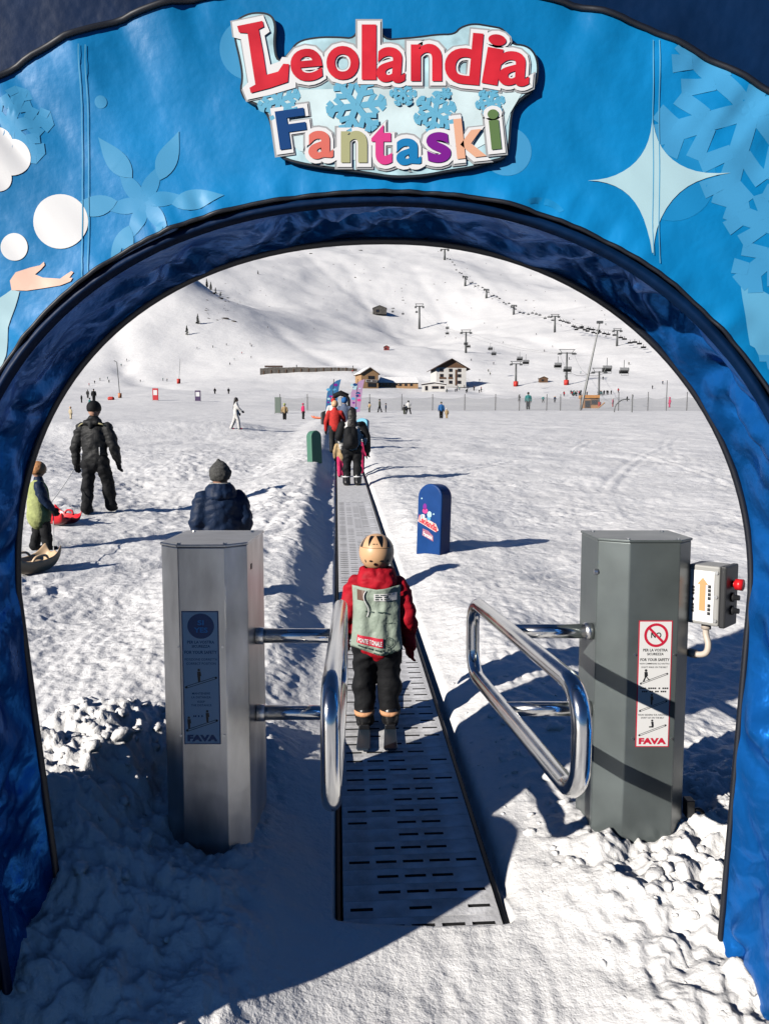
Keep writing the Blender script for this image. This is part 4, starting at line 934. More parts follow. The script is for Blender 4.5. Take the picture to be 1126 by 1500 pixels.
# ---- child in lime bib with sledges
P = hit(60, 806); hk = mpp(P) * 128
kid, hc, S = person('child in lime bib over dark jacket and peach helmet holding a sledge cord', P, hk, R(-62), NVY, BLK, 'helmet', fabric('peach_helmet', (.55, .27, .12), .4), feet=((-.07, -.06), (.07, .07)), hands=((-.14, .16, .44), (.14, .14, .46)), child=True, vox=.016, fat=1.1)
mb = MB(); mb.capsule(S(0, 0, .40), S(0, 0, .68), .165 * hk, .135 * hk, 20, flat=((0, 1, 0), .80)); bibm = remesh(mb, .015, 2, disp=lambda co: .012 * fbm(co[:, 0] * 8, co[:, 2] * 6 + co[:, 1] * 6, 2, 4)); link('bib', bibm, LIME, kid)
def sledge(label, P, yaw, m, L=.62, W_=.34):
    mb = MB()
    prof_ = [(-.5, .10, .9), (-.45, .03, 1.0), (-.2, .0, 1.0), (.1, .0, 1), (.35, .03, .95), (.5, .16, .75)]
    V = []
    for t, z, w_ in prof_:
        for u, dz in ((-1, .14), (-.92, .02), (-.35, .0), (0, .05), (.35, .0), (.92, .02), (1, .14)): V.append((u * W_ / 2 * w_, t * L, z + dz + .01))
    k = 7; mb.add(V, [(i * k + j, i * k + j + 1, (i + 1) * k + j + 1, (i + 1) * k + j) for i in range(len(prof_) - 1) for j in range(k - 1)])
    o = mb.build('sledge', m, None, True); o.location = P; o.rotation_euler = (R(4), 0, yaw)
    so = o.modifiers.new('s', 'SOLIDIFY'); so.thickness = .02; sb = o.modifiers.new('b', 'SUBSURF'); sb.levels = sb.render_levels = 2
    tag(o, label, 'sledge')
    b2 = MB(); b2.capsule((-.08, -.12, .06), (-.08, .12, .06), .05); b2.capsule((.08, -.12, .06), (.08, .12, .06), .05); link('seat', remesh(b2, .015, 2), m, o)
    for s_ in (-1, 1):
        b3 = MB(); b3.tube(cr_spline([(s_ * W_ * .47, -.1, .14), (s_ * W_ * .52, -.06, .19), (s_ * W_ * .52, .04, .19), (s_ * W_ * .47, .08, .14)]), .014, 8); b3.build('handle', m, o, True, off=(0, 0, 0))
    return o
P = hit(86, 768); sl = sledge('red plastic sledge with a moulded seat towed by the man in black', P, R(62), mat('red_plastic', (.62, .012, .02), .3), .55, .36)
P2_ = hit(50, 838); s2 = sledge('pale tan plastic sledge at the feet of the lime-bib child', P2_, R(-35), mat('tan_plastic', (.66, .46, .28), .4), .52, .36)
def cord(label, a, b, sag=.05):
    a, b = Vector(a), Vector(b); mb = MB(); mb.tube([a.lerp(b, t) - Vector((0, 0, sag * 4 * t * (1 - t))) for t in np.linspace(0, 1, 12)], .006, 5); o = mb.build('tow_cord', mat('cord_white', (.6, .6, .58), .7), None, True); tag(o, label, 'cord')
def wp(o, v): return Matrix.Translation(o.location) @ o.rotation_euler.to_matrix().to_4x4() @ Vector(v)
cord('thin cord from the red sledge up to the man in black', wp(sl, (0, .27, .2)), wp(man, Vector((-.20, .03, .42)) * hm), .03)
cord('thin white cord from the tan sledge up to the lime-bib child', wp(s2, (0, .25, .18)), wp(kid, Vector((-.14, .16, .42)) * hk), .02)

# ---- riders farther up the carpet
def on_belt(y, off=0): return Vector((belt_c(y) + off, y, float(belt_z(y)) + .004))
def belt_y(row):
    rx, ry, rz = ray(500, row); return CAM_Z / (.07 - rz / ry)
yw = belt_y(711); w1, hc, S = person('woman with long black hair, black backpack and black trousers riding the carpet', on_belt(yw, (516 - 563) / F * yw - belt_c(yw)), 112 * yw / F, R(3), WHT, BLK, hair='long', vox=.018, feet=((-.075, 0), (.07, .01)), hands=((-.13, .12, .46), (.20, .04, .43)), boots=MATS['black_plastic_boot'], fat=1.0)
hw_ = 112 * yw / F
mb = MB(); mb.capsule(S(-.055, -.115, .53), S(-.045, -.115, .70), .072 * hw_, .066 * hw_); mb.capsule(S(.015, -.115, .54), S(.01, -.115, .70), .066 * hw_, .06 * hw_); mb.capsule(S(-.02, -.16, .55), S(-.02, -.15, .62), .05 * hw_); link('backpack', remesh(mb, .02, 3), BLK, w1)
mb = MB(); mb.capsule(S(.128, -.005, .775), S(.185, -.01, .63), .060 * hw_, .056 * hw_); mb.capsule(S(.185, -.01, .63), S(.200, .03, .455), .054 * hw_, .044 * hw_); mb.capsule(S(.09, -.07, .80), S(.15, 0, .77), .03 * hw_); link('sleeve', remesh(mb, .018, 2), BLK, w1)
mb = MB(); mb.capsule(S(-.128, -.005, .775), S(-.175, -.01, .63), .060 * hw_, .056 * hw_); link('sleeve', remesh(mb, .018, 2), BLK, w1)
for s_ in (-.075, .07):
    mb = MB(); mb.capsule(S(s_, 0, .04), S(s_, 0, .12), .052 * hw_, .05 * hw_); mb.capsule(S(s_, -.02, .03), S(s_, .10, .03), .038 * hw_, .034 * hw_); b_ = link('ski_boot', remesh(mb, .018, 1), MATS['black_plastic_boot'], w1)
    mb = MB(); mb.tube([S(s_, 0, .105), S(s_, 0, .118)], .056 * hw_, 12); mb.build('boot_strap', white_p, w1, True, off=(0, 0, 0))
yk = yw + 1.5; person('small child in tan jacket and pink trousers riding ahead of the backpack woman', on_belt(yk, (501 - 563) / F * yk - belt_c(yk)), .98, R(5), TAN, PNK, 'helmet', WHT, child=True, vox=.025)
yk = yw + 2.2; person('small child in pink suit riding the carpet beyond the backpack woman', on_belt(yk, (527 - 563) / F * yk - belt_c(yk)), .95, R(-5), PNK, PNK, 'helmet', PURP, child=True, vox=.025)
yk = 24.5; person('rider in orange-red jacket and peach helmet on the carpet reaching out one arm', on_belt(yk, (491 - 563) / F * yk - belt_c(yk)), 1.62, R(0), ORG, GRYB, 'helmet', HELM, hands=((-.18, .02, .42), (.17, .16, .58)), vox=.022)
yk = 28.5; person('rider in blue-grey jacket and blue helmet high on the carpet under the black tunnel arch', on_belt(yk, (505 - 563) / F * yk - belt_c(yk)), 1.68, R(0), fabric('blue_grey_fabric', (.10, .13, .20)), GRYB, 'helmet', BLU, vox=.03)
yk = 33; person('rider in white jacket and red helmet high on the carpet near the feather flags', on_belt(yk, (489 - 563) / F * yk - belt_c(yk)), 1.6, R(0), WHT, BLK, 'helmet', ORG, vox=.03)

# ---- people out on the field
def field(label, px, row, hpx, yaw, jacket, trousers, **k):
    P = hit(px, row); return person(label, P, mpp(P) * hpx, R(yaw), jacket, trousers, **k)
P = hit(345, 629)
gw, hc, S = field('woman in white ski suit and dark hair striding over the snow', 346, 629, 46, -80, WHT, WHT, hair='long', vox=.025, feet=((-.05, -.16), (.05, .10)), hands=((-.14, .10, .50), (.14, .20, .56)), lean=.02, boots=PNK)
field('child in yellow padded jacket and dark trousers beside the green board', 417, 615, 24, 10, TAN, BLK, hat='helmet', hatm=LIME, child=True, vox=.035)
g2, _, S2 = field('person in pink jacket and black trousers pulling an orange sledge', 444, 614, 23, -60, PNK, BLK, hat='beanie', hatm=PNK, vox=.035)
P = hit(466, 614); s3 = sledge('orange sledge lying on the snow behind the pink-jacket person', P, R(70), mat('orange_plastic', (.72, .16, .06), .4), 1.1, .5)
field('adult in blue jacket standing beside a small tan child', 646, 613, 24, 5, BLU, BLK, hat='beanie', hatm=OLV, vox=.035); field('small child in tan suit standing beside the blue-jacket adult', 654, 613, 15, 5, TAN, TAN, hat='helmet', hatm=WHT, child=True, vox=.035)
field('skier in white and black with legs wide apart holding a small child', 598, 607, 20, 180, WHT, BLK, hat='helmet', hatm=BLK, vox=.035, feet=((-.17, 0), (.17, .02))); field('small child in grey skiing in front of the wide-legged skier', 592, 607, 14, 180, GRYB, OLV, hat='helmet', hatm=BLK, child=True, vox=.035)
field('skier in pale brown suit near the netting fence with arms spread', 541, 604, 15, 120, TAN, OLV, vox=.035, hat='helmet', hatm=BLK, hands=((-.26, .02, .6), (.26, .02, .6)), child=True); field('adult in olive striding with a child near the netting fence', 556, 604, 19, 90, OLV, BLK, vox=.035, hat='beanie', hatm=BLK, feet=((-.05, -.16), (.05, .12))); field('dark-dressed child walking after the olive adult by the fence', 565, 604, 13, 90, NVY, BLK, vox=.035, hat='beanie', hatm=BLK, child=True)
field('skier in dark green jacket in front of the netting fence with poles', 773, 600, 25, 170, TEAL, BLK, vox=.035, hat='helmet', hatm=BLK)
field('child in bright pink suit beside the tall fence post', 980, 597, 15, 100, PNK, PNK, vox=.035, hat='helmet', hatm=PNK, child=True); field('child in rose suit beside the timber kiosk', 897, 596, 13, 60, PNK, ORG, vox=.04, hat='helmet', hatm=WHT, child=True)
field('adult in black standing with another by the sunlit snow berm', 138, 588, 18, 20, BLK, BLK, vox=.035, hat='beanie', hatm=BLK, fat=1.1); field('slim adult in charcoal standing behind the adult in black', 129, 583, 12, -10, GRYB, GRYB, vox=.035, hat='beanie', hatm=BLK)
field('child in teal jacket crouching in front of the two dark adults', 132, 596, 13, -40, TEAL, OLV, vox=.035, hat='helmet', hatm=BLK, child=True); field('child in cream suit near the edge of the berm', 104, 614, 18, -30, fabric('cream_fabric', (.5, .42, .28)), fabric('cream_fabric', (.5, .42, .28)), vox=.035, hat='helmet', hatm=HELM, child=True)
field('pedestrian in dark suit on the slope above the purple banner', 315, 577, 9, 20, BLK, BLK, vox=.05, hat='beanie', hatm=BLK); field('pedestrian in grey suit on the slope above the purple banner', 335, 577, 9, 20, GRYB, GRYB, vox=.05, hat='beanie', hatm=BLK)

# ------------------------------------------------------------------ padded boards along the carpet
def padded_board(label, px, row, hpx, wfront, depth, yaw, m, marks=None, group=None):
    P = hit(px, row); k = mpp(P); h = hpx * k; w_ = wfront
    o = thing('padded_board', label, 'padded board', P, group); o.rotation_euler = (R(-3), 0, yaw)
    n = 14; pts = [(-w_ / 2, -.05), (w_ / 2, -.05)] + [(w_ / 2 * math.cos(math.pi * i / n), h * .80 + h * .20 * math.sin(math.pi * i / n)) for i in range(n + 1)]
    mb = MB(); mb.plate(pts, -depth / 2, depth / 2); b = mb.build('pad', m, o, off=(0, 0, 0), bevel=.018)
    if marks: marks(o, w_, h, -depth / 2 - .003)
    return o
def small_marks(o, w_, h, y):
    def quad(nm, x0, x1, z0, z1, m, dy=0): mb = MB(); mb.add([(x0, y - dy, z0), (x1, y - dy, z0), (x1, y - dy, z1), (x0, y - dy, z1)], [(0, 1, 2, 3)]); return mb.build(nm, m, o, off=(0, 0, 0))
    mb = MB(); mb.add([(-.46*w_, y, .44*h), (.30*w_, y, .30*h), (.42*w_, y, .33*h), (.30*w_, y, .42*h), (-.40*w_, y, .54*h)], [(0, 1, 2, 3, 4)]); mb.build('name_panel', mat('panel_pink', (.74, .52, .46), .5), o, off=(0, 0, 0))
    mb = MB(); fit_text(mb, 'Leolandia', (-.40, .36, -.05, .055), lambda u, v: (u * w_, y - .003, .415 * h - u * .18 * h + v * h), .03); mb.build('lettering', red_p, o, off=(0, 0, 0))
    mb = MB(); mb.add([(-.25*w_, y, .24*h), (.22*w_, y, .16*h), (.20*w_, y, .24*h), (0, y, .31*h), (-.24*w_, y, .34*h)], [(0, 1, 2, 3, 4)]); mb.build('colour_patch', mat('patch_mauve', (.36, .12, .18), .5), o, off=(0, 0, 0))
    mb = MB(); fit_text(mb, 'Fantaski', (-.20, .18, -.03, .03), lambda u, v: (u * w_, y - .003, .24 * h - u * .15 * h + v * h), .02); mb.build('lettering', white_p, o, off=(0, 0, 0))
    for x, z, a, b, m_ in ((-.18, .66, .05, .05, LC[5]), (-.16, .60, .07, .04, LC[3]), (.02, .55, .06, .05, pale3), (-.24, .52, .05, .03, silver), (.0, .49, .05, .03, pale2), (-.30, .50, .03, .05, pale3), (-.32, .78, .02, .012, pale3), (.2, .56, .02, .012, pale3)):
        mb = MB(); mb.add([((x + a * 1.6 * math.cos(q)) * w_, y - .001, (z + b * math.sin(q)) * h) for q in [2 * math.pi * i / 10 for i in range(10)]], [tuple(range(10))]); mb.build('painted_spot', m_, o, off=(0, 0, 0))
padded_board('deep blue round-topped padded board with park name standing beside the carpet', 634, 808, 99, .34, .22, R(-38), mat('royal_blue_vinyl', (.002, .045, .19), .45, noise=(6, .12), spec=.2), small_marks)
padded_board('green round-topped padded board on the snow bank beside the carpet', 461, 676, 45, .30, .22, R(38), mat('green_vinyl', (.07, .19, .13), .45))
padded_board('dark grey round-topped padded board below the feather flag', 478, 622, 20, .5, .3, R(20), mat('dark_grey_vinyl', (.03, .03, .03), .5))
padded_board('light blue round-topped padded board on the bank beyond the backpack woman', 531, 640, 27, .48, .2, R(-25), mat('light_blue_vinyl', (.07, .36, .52), .45))

# ------------------------------------------------------------------ upper end of the carpet
def feather(label, px, row, toprow, m, lean):
    P = hit(px, row); k = mpp(P); h = (row - toprow) * k; o = thing('feather_flag', label, 'flag', P, 'feather flags at the upper end of the carpet')
    mb = MB(); mb.tube([(0, 0, -.1), (lean * .15 * h, 0, h * .5), (lean * .3 * h, 0, h)], .03, 6); mb.build('pole', rail_m, o, True, off=(0, 0, 0))
    L = [(-.14, .10), (.13, .16), (.17, .5), (.21, .8), (.26, 1.0), (.14, .96), (-.02, .84), (-.10, .65), (-.13, .4)]
    mb = MB(); mb.plate([(x * h * .98 + (lean - .25) * z * .3 * h, z * h) for x, z in L], -.012, .012); f = mb.build('flag_cloth', m, o, off=(0, 0, 0))
    rr = random.Random(px)
    for i in range(14):
        z = rr.uniform(.16, .86); x = rr.uniform(-.08, .13); s = rr.uniform(.015, .04)
        mb = MB(); mb.add([((x + s * 1.5 * math.cos(q)) * h + (lean - .25) * z * .3 * h, -.016 - .001 * i, (z + s * math.sin(q)) * h) for q in [2 * math.pi * j / 8 for j in range(8)]], [tuple(range(8))]); mb.build('printed_mark', rr.choice([pale2, LC[5], LC[3], pale3, LC[0]]), f, off=(0, 0, 0))
feather('tall feather flag in deep blue and violet print', 485, 614, 556, mat('flag_blue', (.02, .13, .30), .6), .25)
feather('tall feather flag in pale pink and lilac print', 520, 612, 556, mat('flag_pink', (.42, .26, .42), .6), .25)
P = Vector((belt_c(50.0), 50.0, float(belt_z(50)))); tn = thing('carpet_tunnel', 'small black arched tunnel frame over the upper carpet', 'tunnel', P)
mb = MB(); pth = [(-.52, 0, 0), (-.52, 0, 1.5)] + [(-.52 * math.cos(a), 0, 1.5 + .35 * math.sin(a)) for a in np.linspace(0, math.pi, 9)[1:-1]] + [(.52, 0, 1.5), (.52, 0, 0)]
mb.tube(pth, .09, 8); mb.build('arch_frame', BLK, tn, True, off=(0, 0, 0)); mb = MB(); mb.tube([(-.45, .1, 1.74), (0, .1, 1.96), (.45, .1, 1.74)], .17, 8); mb.build('arch_padding', BLK, tn, True, off=(0, 0, 0))

# ------------------------------------------------------------------ fence
fence = thing('netting_fence', 'long grey safety netting fence on slim posts across the far end of the field', 'fence', hit(700, 599))
netm = mat('grey_netting', (.20, .21, .22), .8, alpha=.32); fp = mat('fence_post_grey', (.10, .10, .10), .6)
pxs = [410, 450, 500, 541, 588, 633, 680, 725, 760, 800, 820, 850, 905, 948, 975, 1005, 1060]
tops = []
for i, px in enumerate(pxs):
    B_ = at(px, 600 - (2 if px > 700 else 0), 108); B_.z = ground_z(B_.x, 108); hgt = 2.3 if px < 850 else 2.6
    if px in (975,): hgt = 4.2
    mb = MB(); mb.tube([B_ - Vector((0, 0, .2)), B_ + Vector((.03, 0, hgt))], .055, 6); mb.build('post', fp, fence); tops.append((B_, hgt))
for (a, ha), (b, hb) in zip(tops, tops[1:]):
    mb = MB(); V = []
    for t in np.linspace(0, 1, 5):
        p = a.lerp(b, t); z = ground_z(p.x, p.y + .02); V += [(p.x, p.y + .06, z + .05), (p.x, p.y + .06, z + 1.9 - .25 * math.sin(math.pi * t))]
    mb.add(V, [(2 * i, 2 * i + 2, 2 * i + 3, 2 * i + 1) for i in range(4)]); mb.build('net_panel', netm, fence)

# ------------------------------------------------------------------ buildings
roof_snow = MATS['snow']; wood_m = mat('brown_timber', (.14, .075, .04), .75, noise=(3, .35, (1, 1, 6))); wood_l = mat('light_timber', (.40, .24, .12), .75, noise=(2, .3, (1, 1, 6)))
plaster = mat('cream_plaster', (.70, .68, .64), .85, noise=(.4, .08)); glassm = mat('dark_window', (.02, .022, .025), .2); roofb = mat('dark_roof', (.055, .030, .022), .7)
def gable(o, w_, d, h, rise, over, wallm, roofm, snow=True):
    mb = MB(); pts = [(-w_/2, -.8), (w_/2, -.8), (w_/2, h), (0, h + rise), (-w_/2, h)]; mb.plate(pts, -d/2, d/2); mb.build('wall', wallm, o, off=(0, 0, 0))
    sl = rise / (w_ / 2)
    for s in (-1, 1):
        x1 = s * (w_/2 + over); z1 = h - sl * over; t = .28; mb = MB()
        V = [(0, -d/2 - over, h + rise + .02), (x1, -d/2 - over, z1 + .02), (x1, d/2 + over, z1 + .02), (0, d/2 + over, h + rise + .02)]
        mb.add(V + [(x, y, z + t) for x, y, z in V], [(0, 3, 2, 1), (4, 5, 6, 7), (0, 1, 5, 4), (1, 2, 6, 5), (2, 3, 7, 6), (3, 0, 4, 7)]); r = mb.build('roof', roofm, o, off=(0, 0, 0))
        if snow:
            mb = MB(); q = [Vector((x * .96, y * .97, z + t + .01)) for x, y, z in V]; mb.add(q + [p + Vector((0, 0, .4)) for p in q], [(4, 5, 6, 7), (0, 1, 5, 4), (1, 2, 6, 5), (2, 3, 7, 6), (3, 0, 4, 7)]); mb.build('roof_snow', roof_snow, r, off=(0, 0, 0))
def window(o, x, z, w_, h, y, m=glassm, name='window'):
    mb = MB(); mb.box((x, y - .05, z), (w_ + .3, .12, h + .3)); f = mb.build(name, wood_m, o, off=(0, 0, 0)); mb = MB(); mb.box((x, y - .13, z), (w_, .06, h)); mb.build('pane', m, f, off=(0, 0, 0))
def base(px, row): P = hit(px, row); return P, mpp(P)
P, k = base(656, 566); ch = thing('chalet', 'white three-storey mountain chalet with dark brown gable roof', 'chalet', P); ch.rotation_euler = (0, 0, R(8))
W_, H_ = 44 * k, 25 * k; D_ = W_ * .9; gable(ch, W_, D_, H_, 12 * k, 5 * k, plaster, roofb, False)
for r_, zz in enumerate((.18, .55, .86)):
    for x in (-.32, -.02, .27): window(ch, x * W_, zz * H_, W_ * .10, H_ * .15, -D_ / 2)
mb = MB(); mb.add([(-W_*.5, -D_/2 - .06, H_ * 1.0), (W_*.5, -D_/2 - .06, H_ * 1.0), (0, -D_/2 - .06, H_ + 11.6 * k)], [(0, 1, 2)]); mb.build('gable_boarding', wood_m, ch, off=(0, 0, 0))
mb = MB(); mb.box((.16 * W_, -D_/2 - .1, H_ * .45), (W_ * .06, .2, H_ * .9)); mb.build('drainpipe', wood_m, ch, off=(0, 0, 0))
mb = MB(); fit_text(mb, '--- --', (-.40 * W_, .05 * W_, .36 * H_, .46 * H_), lambda u, v: (u, -D_/2 - .15, v), .03); mb.build('lettering', wood_m, ch, off=(0, 0, 0))
P, k = base(537, 568); bn = thing('timber_barn', 'light timber barn with steep snowy roof and a name sign', 'barn', P); bn.rotation_euler = (0, 0, R(20))
W_, H_ = 26 * k, 19 * k; D_ = W_ * 1.1; gable(bn, W_, D_, H_, 8 * k, 2 * k, wood_l, wood_m)
window(bn, 2 * k, H_ * .72, 9 * k, 4 * k, -D_/2); window(bn, 3 * k, 3 * k, 12 * k, 5 * k, -D_/2)
mb = MB(); mb.box((2 * k, -D_/2 - .2, H_ * .46), (17 * k, .2, 3.4 * k)); sg = mb.build('sign', WHT, bn, off=(0, 0, 0)); mb = MB(); fit_text(mb, '--- ---', (-5.5 * k, 9.5 * k, H_ * .46 - k, H_ * .46 + k), lambda u, v: (u, -D_/2 - .34, v), .03); mb.build('lettering', roofb, sg, off=(0, 0, 0))
P, k = base(583, 568); lo = thing('long_lodge', 'long low timber lodge with a broad snow-covered roof', 'lodge', P); W_, H_ = 58 * k, 8 * k; D_ = 10 * k
mb = MB(); mb.box((0, 0, H_ / 2 - .4), (W_, D_, H_ + .8)); mb.build('wall', wood_l, lo, off=(0, 0, 0))
mb = MB(); mb.add([(-W_/2 - k, -D_/2 - 2*k, H_), (W_/2 + k, -D_/2 - 2*k, H_), (W_/2 - 3*k, D_/2, H_ + 8*k), (-W_/2 + 3*k, D_/2, H_ + 8*k), (-W_/2 - k, -D_/2 - 2*k, H_ - .5), (W_/2 + k, -D_/2 - 2*k, H_ - .5), (W_/2, D_/2, H_ - .5), (-W_/2, D_/2, H_ - .5)], [(0, 1, 2, 3), (4, 5, 1, 0), (5, 6, 2, 1), (6, 7, 3, 2), (7, 4, 0, 3), (7, 6, 5, 4)]); mb.build('roof', roof_snow, lo, off=(0, 0, 0))
for x in (-24, -18, -12, -5, 3, 11, 19): window(lo, x * k, H_ * .5, 3.2 * k, 3 * k, -D_/2)
P, k = base(635, 573); sh_ = thing('white_hut', 'small low white hut with flat snowy roof in front of the chalet', 'hut', P); W_, H_ = 34 * k, 9 * k
gable(sh_, W_, 9 * k, H_, 2.4 * k, 1.2 * k, plaster, roofb); window(sh_, -11 * k, 4 * k, 3 * k, 5.5 * k, -4.5 * k); window(sh_, 2 * k, 5 * k, 9 * k, 3 * k, -4.5 * k); window(sh_, 12 * k, 5 * k, 5 * k, 3 * k, -4.5 * k)
P, k = base(452, 545); av = thing('timber_barrier', 'long dark timber retaining barrier with snow on top across the slope', 'barrier', P); W_ = 142 * k
for i in range(24):
    x = -W_/2 + W_ * (i + .5) / 24; z0 = ground_z(P.x + x, P.y) - P.z; hh_ = (9 - 5 * i / 23) * k
    mb = MB(); mb.box((x, 0, z0 + hh_ / 2 - .3), (W_ / 24 * .96, .8, hh_ + .6)); mb.build('panel', mat('weathered_timber', (.10, .09, .08), .8, noise=(1.2, .4)), av, off=(0, 0, 0))
for i in range(13):
    x = -W_/2 + W_ * (i + .5) / 13; z0 = ground_z(P.x + x, P.y) - P.z; mb = MB(); mb.box((x, -.6, z0 + 2 * k), (.35, .35, 6 * k)); mb.build('post', wood_m, av, off=(0, 0, 0))
mb = MB(); mb.box((-W_/2 + 20 * k, .5, ground_z(P.x - W_/2 + 20 * k, P.y) - P.z + 10 * k), (26 * k, 2, 2.2 * k)); mb.build('shed_roof', roofb, av, off=(0, 0, 0))
P, k = base(862, 598); kk = thing('timber_kiosk', 'orange timber lift kiosk with a dark doorway by the fence', 'kiosk', P); W_, H_ = 22 * k, 17 * k
orgw = mat('orange_timber', (.52, .25, .09), .7, noise=(2, .25, (1, 1, 6)))
mb = MB(); mb.box((0, 0, H_ * .45 - .2), (W_, W_ * .8, H_ * .9 + .4)); mb.build('wall', orgw, kk, off=(0, 0, 0)); window(kk, -W_ * .22, H_ * .33, W_ * .26, H_ * .5, -W_ * .4, name='door'); window(kk, W_ * .24, H_ * .5, W_ * .36, H_ * .3, -W_ * .4)
mb = MB(); mb.box((0, 0, H_ * .96), (W_ * 1.15, W_, .5)); mb.build('roof', orgw, kk, off=(0, 0, 0)); mb = MB(); mb.tube([(W_ * .5, -W_ * .5, 0), (W_ * .9, -W_ * .5, H_ * .45)], .12, 6); mb.build('handrail', orgw, kk, off=(0, 0, 0))
for label, px, row, w_, h_, m_ in (('small brown cabin beside the chairlift pylons', 795, 560, 12, 7, wood_m), ('small dark red cabin high on the groomed slope', 566, 513, 8, 6, mat('dark_red_paint', (.22, .03, .03), .7)), ('dark stone hut with lift machinery high on the slope', 556, 461, 20, 11, mat('dark_stone', (.07, .066, .06), .9, noise=(.5, .5)))):
    P, k = base(px, row); o = thing('cabin', label, 'cabin', P); gable(o, w_ * k, w_ * k * .8, h_ * k * .7, h_ * k * .35, (.6 * k), m_, roofb, 'stone' not in label); window(o, -w_ * k * .15, h_ * k * .35, w_ * k * .25, h_ * k * .35, -w_ * k * .4)

# ------------------------------------------------------------------ chairlifts
lm = mat('lift_steel', (.11, .115, .115), .5, .4); lred = mat('lift_red_pad', (.50, .03, .02), .6)
def tower(label, px, row, top, wpx, group, red=False, Y=None):
    P = hit(px, row) if Y is None else None
    if P is None: P = at(px, row, Y); P.z = ground_z(P.x, P.y)
    k = mpp(P); h = (row - top) * k; o = thing('lift_pylon', label, 'pylon', P, group); a = wpx * k / 2
    mb = MB(); mb.tube([(0, 0, -1), (0, 0, h * .92)], [1.6 * k * 1.1, 1.15 * k], 10); mb.build('pole', lm, o, True, off=(0, 0, 0))
    mb = MB(); mb.box((0, 0, h * .90), (2 * a, .5 * k * 2, 1.2 * k)); mb.build('cross_arm', lm, o, off=(0, 0, 0))
    if wpx > 12:
        mb = MB(); t = .45 * k
        mb.tube([(-a * .6, 0, h * .91), (-a * .85, 0, h)], t, 5); mb.tube([(a * .6, 0, h * .91), (a * .85, 0, h)], t, 5); mb.tube([(-a * .95, 0, h), (a * .95, 0, h)], t, 5); mb.build('service_frame', lm, o, off=(0, 0, 0))
    for s in (-1, 1):
        mb = MB(); mb.box((s * a * .85, 0, h * .90 - 1.3 * k), (wpx * .22 * k, 6 * k, 1.6 * k)); mb.build('wheel_train', lm, o, off=(0, 0, 0))
    if red: mb = MB(); mb.tube([(0, 0, -.3), (0, 0, 7 * k)], 3.6 * k, 10); mb.build('crash_pad', lred, o, True, off=(0, 0, 0))
    return P, h * .88, a
G1 = 'pylons of the near chairlift'; G2 = 'pylons of the far chairlift'
T1 = [tower('grey lift pylon with red crash pad beside the timber kiosk', 876, 596, 540, 22, G1, True), tower('tallest grey lift pylon with wide cross-arm behind the kiosk pylon', 829, 564, 513, 25, G1, True), tower('grey lift pylon with red crash pad near the small brown cabin', 755, 566, 530, 17, G1, True), tower('slim lift pylon above the chalet roof', 682, 517, 484, 16, G1), tower('slim lift pylon beside the dark stone hut', 614, 482, 446, 13, G1)]
T2 = [tower('tiny grey lift pylon on the skyline slope line of chairs', px, row, top, w_, G2) for px, row, top, w_ in ((651, 381, 364, 12), (681, 419, 404, 7), (712, 437, 423, 7), (752, 461, 446, 8))] + [tower('lone lift pylon at the lower end of the far chair row', 812, 487, 461, 13, G2), tower('lift pylon nearest the blue arch on the far chair row', 903, 507, 482, 13, G2)]
def cable(label, pts):
    mb = MB(); P_ = []
    for a, b in zip(pts, pts[1:]):
        for t in np.linspace(0, 1, 8)[:-1]: P_.append(Vector(a).lerp(Vector(b), t) - Vector((0, 0, (Vector(b) - Vector(a)).length * .018 * 4 * t * (1 - t))))
    P_.append(Vector(pts[-1])); mb.tube(P_, .045, 4); o = mb.build('lift_cable', lm, None); tag(o, label, 'cable')
order = [T1[0], T1[1], T1[3], T1[4]]
for s, nm in ((-1, 'thin steel cable of the near chairlift on its downhill side'), (1, 'thin steel cable of the near chairlift on its uphill side')): cable(nm, [p + Vector((s * a * .85, 0, h)) for p, h, a in order])
for s, nm in ((-1, 'thin steel cable of the far chairlift along the ridge'), (1, 'second thin steel cable of the far chairlift')): cable(nm, [p + Vector((s * a * .85, 0, h)) for p, h, a in T2[:1] + T2[1:]])
# one bubble chair, copied
ch0 = thing('lift_chair', 'dark bubble chair hanging on the near chairlift', 'lift chair', (0, 0, 0), 'chairs of the near chairlift')
mb = MB(); mb.tube([(0, 0, 0), (0, .1, -1.0), (0, .25, -2.4)], .10, 6); mb.build('hanger', lm, ch0, off=(0, 0, 0))
mb = MB(); n = 8
V = [(x, .2 - 1.0 * math.sin(math.pi * i / n * .9), -2.3 - 1.1 + 1.1 * math.cos(math.pi * i / n * .62)) for x in (-1.3, 1.3) for i in range(n + 1)]
mb.add(V, [(i, i + 1, i + n + 2, i + n + 1) for i in range(n)] + [tuple(range(n + 1)), tuple(range(2 * n + 1, n, -1))]); mb.build('bubble_hood', mat('smoked_bubble', (.10, .105, .105), .25, alpha=.75), ch0, off=(0, 0, 0))
mb = MB(); mb.box((0, .1, -4.0), (2.7, .9, .22)); mb.box((0, .5, -3.5), (2.7, .2, .8)); mb.build('seat', BLK, ch0, off=(0, 0, 0))
mb = MB(); mb.tube([(-1.1, -.6, -4.0), (-1.1, -.8, -4.7), (1.1, -.8, -4.7), (1.1, -.6, -4.0)], .08, 5); mb.build('footrest', lm, ch0, off=(0, 0, 0))
first = True; ch0.scale = (.74, .74, .74)
C1 = [(889, 524, 175, 1), (914, 527, 175, 1), (817, 522, 215, 1), (831, 527, 200, 1), (761, 515, 270, 1), (770, 519, 250, 1), (718, 502, 340, 1), (723, 509, 320, 1), (682, 496, 400, 1), (686, 500, 400, 1), (655, 474, 470, 1), (655, 482, 470, 1), (610, 452, 600, 1), (590, 455, 640, 1), (575, 452, 660, 1)]
